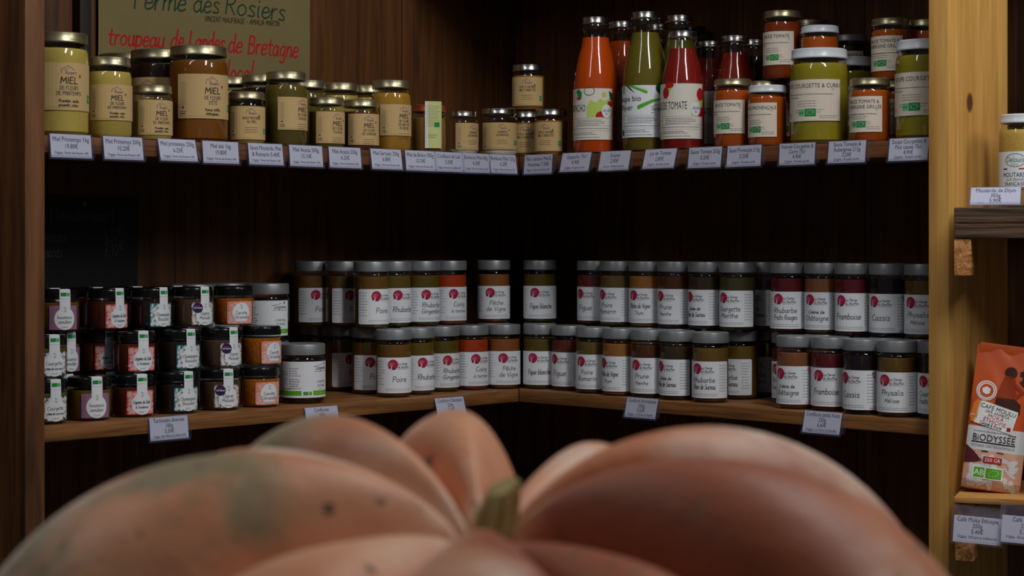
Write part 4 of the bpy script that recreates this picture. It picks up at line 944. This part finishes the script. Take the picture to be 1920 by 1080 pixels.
def bp(dl, dep):
    k = meet(dl); q = A+D*dl+DN*k; return [A+D*dl, A+D*.45, A+D*.45+DN*dep, q+NR*((dep-k)/DN.dot(NR)), q]
rboard('shelf_board', bp(.001, .24), MUST-.024, MUST, ROUGH, 'weathered dark board under the mustard jar, right of the pine panel', 'shelf')
rboard('shelf_board', bp(.002, .24), MUST-.047, MUST-.0245, ROUGH, 'second weathered board directly below the mustard shelf board', 'shelf')
def batten(d0, d1, k0, k1, z0, z1, m, label):
    bm = bmesh.new(); box_bm(bm, d0, d1, k0, k1, z0, z1, .0015); o = link_mesh('batten', bm_mesh('batten', bm, m)); o.location = (A.x, A.y, 0); o.rotation_euler = (0, 0, R(-20)); return tag(o, label, 'batten')
def skew_batten(d0, d1, k0, z0, z1, m, label):      # runs straight back until the pine panel
    k1 = meet(d0)-.002; return batten(d0, d1, k0, k1, z0, z1, m, label)
skew_batten(.001, .0265, .003, MUST-.104, MUST-.0475, BATTEN, 'pine batten with bare end grain under the weathered shelf boards')
rboard('shelf_board', bp(.001, .24), BAGZ-.0095, BAGZ, wood('bare_pine_board', (150, 100, 48), (214, 162, 92), 3, 40, 60, .6, .3), 'bare pine shelf board under the orange coffee bag', 'shelf')
skew_batten(.001, .030, .016, BAGZ-.100, BAGZ-.0100, BATTEN, 'splintered pine batten below the coffee shelf behind the price tags')
# wall behind that bay, its colour darkened for the shade of shelves not built
W0 = A+NR*.30
bm = bmesh.new(); prism_bm(bm, local_poly([A+NR*.26+D*-.02, A+D*.6+DN*.26, A+D*.6+DN*.29, A+NR*.29+D*-.02]), 0, 2.9)
o = link_mesh('wall_back', bm_mesh('wall_back', bm, mat('shade_toned_bay_wall', (24, 16, 12), .7), False)); o.location = (A.x, A.y, 0); o.rotation_euler = (0, 0, R(-20)); o['kind'] = 'structure'
# mustard
f = Flat(); f.rect(-.044, .030, .044, .088, WHITE, 0); DG = ink('dull_green_ink', (96, 128, 108))
f.ring(0, .0745, .0165, .0100, .0010, DG, 1); f.hand('Delouis', 0, .0720, .0080, DG, .0008); f.para(-.006, .006, .0675, 1, .002, DG, .0008, 3)
for yy in (.0600, .0305): f.rect(-.021, yy, -.013, yy+.0020, NAVY, 1); f.rect(.006, yy, .021, yy+.0020, RED, 1)
f.text('MOUTARDE', 0, .0485, .0098, NAVY, sx=.8); f.text('AUX GRAINES', 0, .0425, .0058, GREYINK, sx=.8); f.text('FRANÇAISES', 0, .0350, .0080, DKGREY, sx=.8)
mp_ = Vector(((1917-960)/FPX*2.93, 2.93))
put('mustard_jar', 'mustard', 'R', 0, 0, MUST, -18, LID_WHITE, cont('grain_mustard', (206, 168, 84), .15, 200, .3), f.build('label', wrap(.0360)), 'white-lidded jar of yellow mustard right of the pine panel', 'jar', None, at=mp_)
p_ = Vector(((1872-960)/FPX*2.835, 2.835))
root = empty('price_tag', (p_.x, p_.y+.014, MUST+.0300)); root.rotation_euler = (-R(28), R(0), R(-20)); tag(root, 'white price tag leaning on the weathered board before the mustard', 'price tag', GTG)
link_mesh('holder', holder_mesh(.074, .030, False), root); link_mesh('card', card_mesh(['Moutarde de Dijon', '350g', '5.90€'], .074, .030, ' '), root)
# coffee bag
BW, BH, BD = .090, .224, .048
def bag_front(u, v):
    t = max(0, min(1, v/BH)); s = u/(BW/2)
    flat = 1-t**2.6*.82
    w_ = (1-abs(s)**5*.75) if abs(s) < 1 else .25
    return BD/2*flat*(.55+.45*w_)*(1-.35*max(0, .06-t)/.06)+.0016*sin(u*170+v*60)*sin(v*48)*(1-abs(s))
def bag_mesh(m):
    bm = bmesh.new(); nu, nv = 20, 30; grid = {}
    for sd in (0, 1):
        for i in range(nu+1):
            for j in range(nv+1):
                u = -BW/2+BW*i/nu; v = BH*j/nv
                y = -bag_front(u, v) if sd == 0 else bag_front(u, v)*.9
                grid[sd, i, j] = bm.verts.new((u, y, v))
        for i in range(nu):
            for j in range(nv):
                q = [grid[sd, i, j], grid[sd, i+1, j], grid[sd, i+1, j+1], grid[sd, i, j+1]]; bm.faces.new(q if sd == 0 else q[::-1])
    for j in range(nv):
        for i, fl in ((0, 1), (nu, 0)):
            q = [grid[0, i, j], grid[0, i, j+1], grid[1, i, j+1], grid[1, i, j]]; bm.faces.new(q if not fl else q[::-1])
    for i in range(nu):
        bm.faces.new([grid[0, i, 0], grid[1, i, 0], grid[1, i+1, 0], grid[0, i+1, 0]]); bm.faces.new([grid[0, i, nv], grid[0, i+1, nv], grid[1, i+1, nv], grid[1, i, nv]])
    bmesh.ops.recalc_face_normals(bm, faces=bm.faces)
    return bm_mesh('bag_body', bm, m, True, 60)
ORG = mat('orange_foil_paper', (200, 82, 26), .42, noise=.08, nscale=40)
WBAG = mat('white_foil_print', (214, 214, 218), .45); PEA = ink('terracotta_print', (214, 166, 140)); MAR = ink('maroon_print', (92, 34, 42)); TAN = ink('tan_tag_print', (224, 128, 54)); FIG = ink('dark_figure_print', (66, 34, 28)); FIG2 = ink('rust_figure_print', (150, 58, 24))
def bag_art():
    f = Flat(); hw = BW/2-.001
    f.rect(-hw, .062, hw, .098, WBAG, 0); f.rect(-hw, .002, hw, .062, PEA, 0)
    r = random.Random(4)
    for _ in range(60):
        x, y = r.uniform(-hw+.01, hw-.01), r.uniform(.006, .055); f.oval(x, y, r.uniform(.003, .010), r.uniform(.0015, .005), WBAG, 1, 9, r.uniform(0, 3))
    f.poly([(-hw, .040), (-hw, .068), (-.030, .058), (-.018, .046), (-.030, .042)], MAR, 2)
    f.rect(-.016, .043, .012, .053, RED, 3); f.text('250 GR', -.002, .0455, .0078, PALE, lay=4)
    f.rect(-.030, .018, .016, .0375, PALE, 3); f.rect(-.028, .020, -.012, .0355, BRIGHT, 4); f.text('AB', -.020, .0235, .0125, PALE, lay=5); f.rect(-.010, .020, .014, .0355, BRIGHT, 4)
    for k in range(11):
        a = 2*pi*k/11; f.oval(.002+.0075*cos(a), .0278+.0045*sin(a)+.0015*cos(a), .0008, .0008, PALE, 5, 5)
    f.text('BiODYSSEE', -.004, .0765, .0145, BLACK, sx=.92); f.rect(-.037, .0730, .029, .0748, BLACK, 1); f.rect(.017, .0885, .029, .0897, BLACK, 1)
    f.text('VOYAGE GASTRONOMIQUE', -.004, .0672, .0056, GREYINK, sx=.92); f.para(-.035, .020, .0905, 1, .002, GREYINK, .001, 3)
    f.rect(-.020, .0600, -.010, .0618, NAVY, 2); f.rect(.003, .0600, .013, .0618, RED, 2)
    # round seal
    f.oval(-.0235, .1540, .0155, .0155, PALE, 1); f.oval(-.0235, .1540, .0105, .0105, ORG, 2); f.poly([(-.030, .157), (-.0235, .1605), (-.0175, .157), (-.0185, .150), (-.0235, .148), (-.029, .151)], PALE, 3); f.ring(-.0235, .1540, .0132, .0132, .0008, ORG, 2)
    # figure of a picker, plain silhouette
    f.oval(.010, .1860, .0095, .0090, FIG, 1); f.poly([(.002, .181), (.017, .179), (.020, .160), (.024, .140), (.018, .127), (-.006, .128), (-.008, .150), (-.003, .168)], FIG2, 1)
    f.poly([(-.008, .145), (.020, .146), (.030, .138), (.030, .124), (-.010, .124)], FIG, 2); f.line([(.018, .168), (.030, .158), (.020, .147)], .005, FIG2, 2)
    for k in range(9): f.oval(.0315+.004*cos(k*2.1), .178+.012*sin(k*1.7), .0068, .0022, FIG, 1, 8, k*.8)
    # tilted swing tag
    c, s_ = cos(R(-11)), sin(R(-11)); T = lambda x, y: (-.010+x*.92*c-y*s_, .116+x*s_+y*c)
    f.poly([T(-.0355, -.011), T(-.031, -.018), T(-.024, -.018), T(-.024, .018), T(-.031, .018), T(-.0355, .011)], TAN, 3)
    f.poly([T(-.026, -.018), T(.038, -.018), T(.038, .018), T(-.026, .018)], PALE, 3)
    for t, y, sz, m in (('CAFÉ MOULU', .0085, .0095, BLACK), ('100% ARABICA', .0030, .0062, DKGREY), ('MOKA', -.0040, .0090, RED), ('ÉTHIOPIE', -.0112, .0090, RED)):
        x, y2 = T(.006, y); f.text(t, x, y2, sz, m, lay=4, rot=R(-11), sx=.95)
    x, y2 = T(.002, -.0165); f.hand('Corpsé & fruité', x, y2, .0045, BLACK, .0006, lay=4, rot=R(-11), maxw=.040); a, b = T(.029, -.0155); f.rect(a, b, a+.006, b+.006, RED, 4)
    f.line([(-.0435, .1140), (-.041, .1152), (-.037, .1150)], .0012, PALE, 4)
    return f.build('front_print', lambda u, v, z: (u, -bag_front(u, v)-.0006-z*3, v), .005, .0078)
bagp = Vector(((1857-960)/FPX*2.900, 2.905))
root = empty('coffee_bag', (bagp.x, bagp.y, BAGZ+.0015)); root.rotation_euler = (R(-4), R(7), R(-14)); tag(root, 'orange and white ground coffee bag leaning beside the pine panel', 'coffee bag')
link_mesh('bag_body', bag_mesh(ORG), root); link_mesh('front_print', bag_art(), root)
bm = bmesh.new(); box_bm(bm, -BW*.47, BW*.47, -.006, .006, BH-.014, BH+.004, .002); link_mesh('folded_top', bm_mesh('folded_top', bm, ORG), root)
b2 = Vector(((1979-960)/FPX*2.865, 2.865))
root = empty('coffee_bag', (b2.x, b2.y, BAGZ+.0015)); root.rotation_euler = (R(-4), R(7), R(-14)); tag(root, 'pale grey coffee bag at the right picture edge beside the orange one', 'coffee bag')
link_mesh('bag_body', bag_mesh(mat('pale_foil_paper', (168, 168, 172), .45)), root)
f = Flat(); f.oval(-.029, .090, .0135, .0135, MAR, 1); f.rect(-.0435, .020, .02, .064, WBAG, 0); link_mesh('front_print', f.build('front_print', lambda u, v, z: (u, -bag_front(u, v)-.0006-z*3, v), .006, .01), root)
# the two long tag holders under the coffee shelf
for px, Zz, lines, lab in ((1834, 2.815, ['Café Moka Ethiopie', '250g', '5.40€'], 'white price tag reading Café Moka Ethiopie in a clear folded holder'), (1925, 2.780, ['Café Arabica', '250g', '5.20€'], 'white price tag in a clear holder at the right picture edge')):
    p_ = Vector(((px-960)/FPX*Zz, Zz))
    root = empty('price_tag', (p_.x, p_.y, HC-(969-HOR)*Zz/FPX)); root.rotation_euler = (-R(8), R(3), R(-18)); tag(root, lab, 'price tag', GTG)
    h_, wd = .040, .070
    bm = bmesh.new(); x = wd/2+.004
    for a, b in (((0, 0), (0, -h_-.003)), ((-.003, .001), (-.003, -h_-.003)), ((0, -h_-.003), (-.003, -h_-.003)), ((-.003, .001), (.020, .016)), ((.020, .016), (.030, .0165)), ((0, 0), (.021, .0145))):
        bm.faces.new([bm.verts.new(q) for q in ((-x, a[0], a[1]), (x, a[0], a[1]), (x, b[0], b[1]), (-x, b[0], b[1]))])
    link_mesh('holder', bm_mesh('holder', bm, PLASTIC, False), root); link_mesh('card', card_mesh(lines, wd, h_, 'Origine : Ethiopie et traditionnel'), root)

# ------------------------------------------------------------------ the big pumpkin in front
def pumpkin_mat():
    m = bpy.data.materials.new('pumpkin_skin'); m.use_nodes = True; nt = m.node_tree; N = nt.nodes; L = nt.links; p = N['Principled BSDF']
    p.inputs['Roughness'].default_value = .5; p.inputs['Specular IOR Level'].default_value = .4
    p.inputs['Sheen Weight'].default_value = .35; p.inputs['Sheen Roughness'].default_value = .45; p.inputs['Sheen Tint'].default_value = (.95, .88, .85, 1)
    tc = N.new('ShaderNodeTexCoord')
    def noise(scale, det=4, off=(0, 0, 0), dist=0):
        mp = N.new('ShaderNodeMapping'); mp.inputs['Location'].default_value = off; L.new(tc.outputs['Object'], mp.inputs[0])
        n = N.new('ShaderNodeTexNoise'); n.inputs['Scale'].default_value = scale; n.inputs['Detail'].default_value = det; n.inputs['Distortion'].default_value = dist; L.new(mp.outputs[0], n.inputs['Vector']); return n.outputs['Fac']
    def ramp(fac, a, b):
        r = N.new('ShaderNodeMapRange'); r.inputs[1].default_value = a; r.inputs[2].default_value = b; L.new(fac, r.inputs[0]); return r.outputs[0]
    def mix(fac, a, b):
        x = N.new('ShaderNodeMix'); x.data_type = 'RGBA'; L.new(fac, x.inputs[0])
        if isinstance(a, tuple): x.inputs[6].default_value = a
        else: L.new(a, x.inputs[6])
        if isinstance(b, tuple): x.inputs[7].default_value = b
        else: L.new(b, x.inputs[7])
        return x.outputs[2]
    def mul(a, b):
        x = N.new('ShaderNodeMath'); x.operation = 'MULTIPLY'; L.new(a, x.inputs[0]); L.new(b, x.inputs[1]); return x.outputs[0]
    sp = N.new('ShaderNodeSeparateXYZ'); L.new(tc.outputs['Object'], sp.inputs[0])
    def patch(cx, cy, r0, r1, amp, scale, off):     # a rubbed patch with a ragged rim
        mp = N.new('ShaderNodeMapping'); mp.inputs['Location'].default_value = (-cx, -cy, 0); mp.inputs['Scale'].default_value = (1, 1, 0); L.new(tc.outputs['Object'], mp.inputs[0])
        ln = N.new('ShaderNodeVectorMath'); ln.operation = 'LENGTH'; L.new(mp.outputs[0], ln.inputs[0])
        ad = N.new('ShaderNodeMath'); ad.operation = 'MULTIPLY_ADD'; ad.inputs[1].default_value = amp; L.new(noise(scale, 3, off), ad.inputs[0]); L.new(ln.outputs['Value'], ad.inputs[2])
        return ramp(ad.outputs[0], r1+amp*.5, r0+amp*.5)
    c = mix(ramp(noise(9), .35, .65), lin((204, 132, 90)), lin((220, 164, 126)))
    c = mix(ramp(noise(4.5, 3, (3, 1, 0)), .47, .60), c, lin((188, 108, 60)))
    c = mix(ramp(noise(6, 4, (0, 7, 5)), .50, .62), c, lin((222, 194, 176)))
    c = mix(patch(.085, -.085, .075, .105, .10, 14, (2, 2, 2)), c, lin((152, 70, 24)))
    c = mix(patch(.19, .015, .035, .06, .08, 16, (6, 2, 2)), c, lin((166, 90, 46)))
    left = ramp(sp.outputs[0], -.04, -.12)
    c = mix(mul(left, ramp(noise(15, 4, (8, 2, 2)), .50, .62)), c, lin((136, 120, 82)))
    c = mix(ramp(noise(30, 2, (5, 5, 5)), .685, .76), c, lin((70, 56, 38)))
    c = mix(ramp(noise(55, 2, (1, 5, 9)), .68, .74), c, lin((96, 70, 44)))
    L.new(c, p.inputs['Base Color'])
    b = N.new('ShaderNodeBump'); b.inputs['Strength'].default_value = .2; b.inputs['Distance'].default_value = .004; L.new(noise(60, 5), b.inputs['Height']); L.new(b.outputs[0], p.inputs['Normal'])
    return m
# lobes: (from, to, crest lift, outer radius factor); angles in plan, 0 right, 90 away from the viewer
LOBES = [(8, 45, .011, 1.16), (45, 80, -.010, .97), (80, 115, .006, .98), (115, 148, .010, 1.0), (148, 168, .002, 1.04), (168, 215, .014, 1.13), (215, 250, -.014, 1.04), (250, 290, -.006, .96), (290, 318, -.018, .96), (318, 368, .014, 1.10)]
CREASE = {8: 1.15, 45: 1.1, 80: 1.9, 115: 1.1, 148: .8, 168: .35, 215: 1.0, 250: 1.0, 290: 1.0, 318: 1.1, 368: 1.15}
PR, CRest = .238, .120
def pumpkin_bm():
    bm = bmesh.new(); nt_, na = 260, 64; rows = []
    for j in range(nt_):
        th = 360*j/nt_+8.0001
        for a, b, up, ro in LOBES:
            if a <= th < b: break
        t = (2*th-a-b)/(b-a); wfac = CREASE[a] if t < 0 else CREASE[b]; g = math.sqrt(max(0, 1-abs(t)**2.1))
        g = g*.9+.1*(1-t*t)
        row = []
        for i in range(na+1):
            al = pi-(pi*1.5)*i/na
            ca, sa = cos(al), sin(al)
            inner = max(0, -ca)
            blend = 1-inner**2.5
            dz = .047*wfac*(1-g)*blend*(1 if sa > 0 else max(0, 1+sa*.8)); dr = .115*wfac*(1-g)
            lift = up*g*blend
            if ca < 0: rho = CRest*(1-inner*.97)+0; z = -.060*(1-sa)
            else: rho = CRest+(PR*ro-CRest)*ca; z = -.135*(1-sa)
            if ca > 0: rho *= 1-dr*ca
            z += lift-dz
            row.append(bm.verts.new((rho*cos(R(th)), rho*sin(R(th)), z)))
        rows.append(row)
    for j in range(nt_):
        A_, B_ = rows[j], rows[(j+1) % nt_]
        for i in range(na): bm.faces.new((A_[i], A_[i+1], B_[i+1], B_[i]))
    bm.faces.new([r[0] for r in rows]); bm.faces.new([r[-1] for r in rows][::-1])
    bmesh.ops.recalc_face_normals(bm, faces=bm.faces)
    return bm
PZ = .95; PX = (905-960)/FPX*PZ
me = bm_mesh('pumpkin', pumpkin_bm(), pumpkin_mat(), True, 75)
pk = link_mesh('pumpkin', me); pk.location = (PX, PZ, HC-.117); pk.rotation_euler = (R(6.5), 0, 0)
tag(pk, 'large ribbed dusty orange pumpkin with stubby stem, blurred in the foreground', 'pumpkin')
def stem_mesh():
    bm = bmesh.new(); ns, nr = 30, 14; rings = []
    for k in range(nr+1):
        t = k/nr; cx, cy, cz = .000+.016*t, .006*t, -.012+.074*t; r = .0160*(1-.42*t)+.008*max(0, .2-t)/.2
        if k == nr: r *= .9
        rings.append([bm.verts.new((cx+r*(1+.13*cos(5*a+t*.9))*cos(a), cy+r*(1+.13*cos(5*a+t*.9))*sin(a), cz+(.004*cos(a-.5) if t > .9 else 0))) for a in (2*pi*i/ns for i in range(ns))])
    for a, b in zip(rings, rings[1:]):
        for i in range(ns): bm.faces.new((a[i], a[(i+1) % ns], b[(i+1) % ns], b[i]))
    bm.faces.new(rings[-1]); bmesh.ops.recalc_face_normals(bm, faces=bm.faces)
    return bm_mesh('stem', bm, mat('dry_stem', (164, 148, 92), .7, noise=.3, nscale=90, bump=.8))
link_mesh('stem', stem_mesh(), pk, (-.006, .0, -.071))
for x, y, z in ((-.0225, .030, -.0485), (.0215, .018, -.0500)):
    bm = bmesh.new(); bmesh.ops.create_icosphere(bm, subdivisions=2, radius=.0038)
    for v in bm.verts: v.co *= 1+.35*sin(v.co.x*1500+v.co.z*900); v.co.x *= 1.4
    link_mesh('dried_bud', bm_mesh('dried_bud', bm, mat('dry_yellow_bud', (206, 164, 70), .8)), pk, (x, y, z))
# crate that carries the pumpkin, below the picture
bpy.context.view_layer.update()
CT = min((pk.matrix_world @ v.co).z for v in pk.data.vertices)-.0006
bm = bmesh.new(); box_bm(bm, -.34, .30, .70, 1.22, CT-.03, CT, .003)
for x in (-.33, .27):
    for y in (.71, 1.19): box_bm(bm, x, x+.02, y, y+.02, 0, CT-.031)
o = link_mesh('display_table', bm_mesh('display_table', bm, LOWW, False)); tag(o, 'wooden display table under the big pumpkin', 'table')
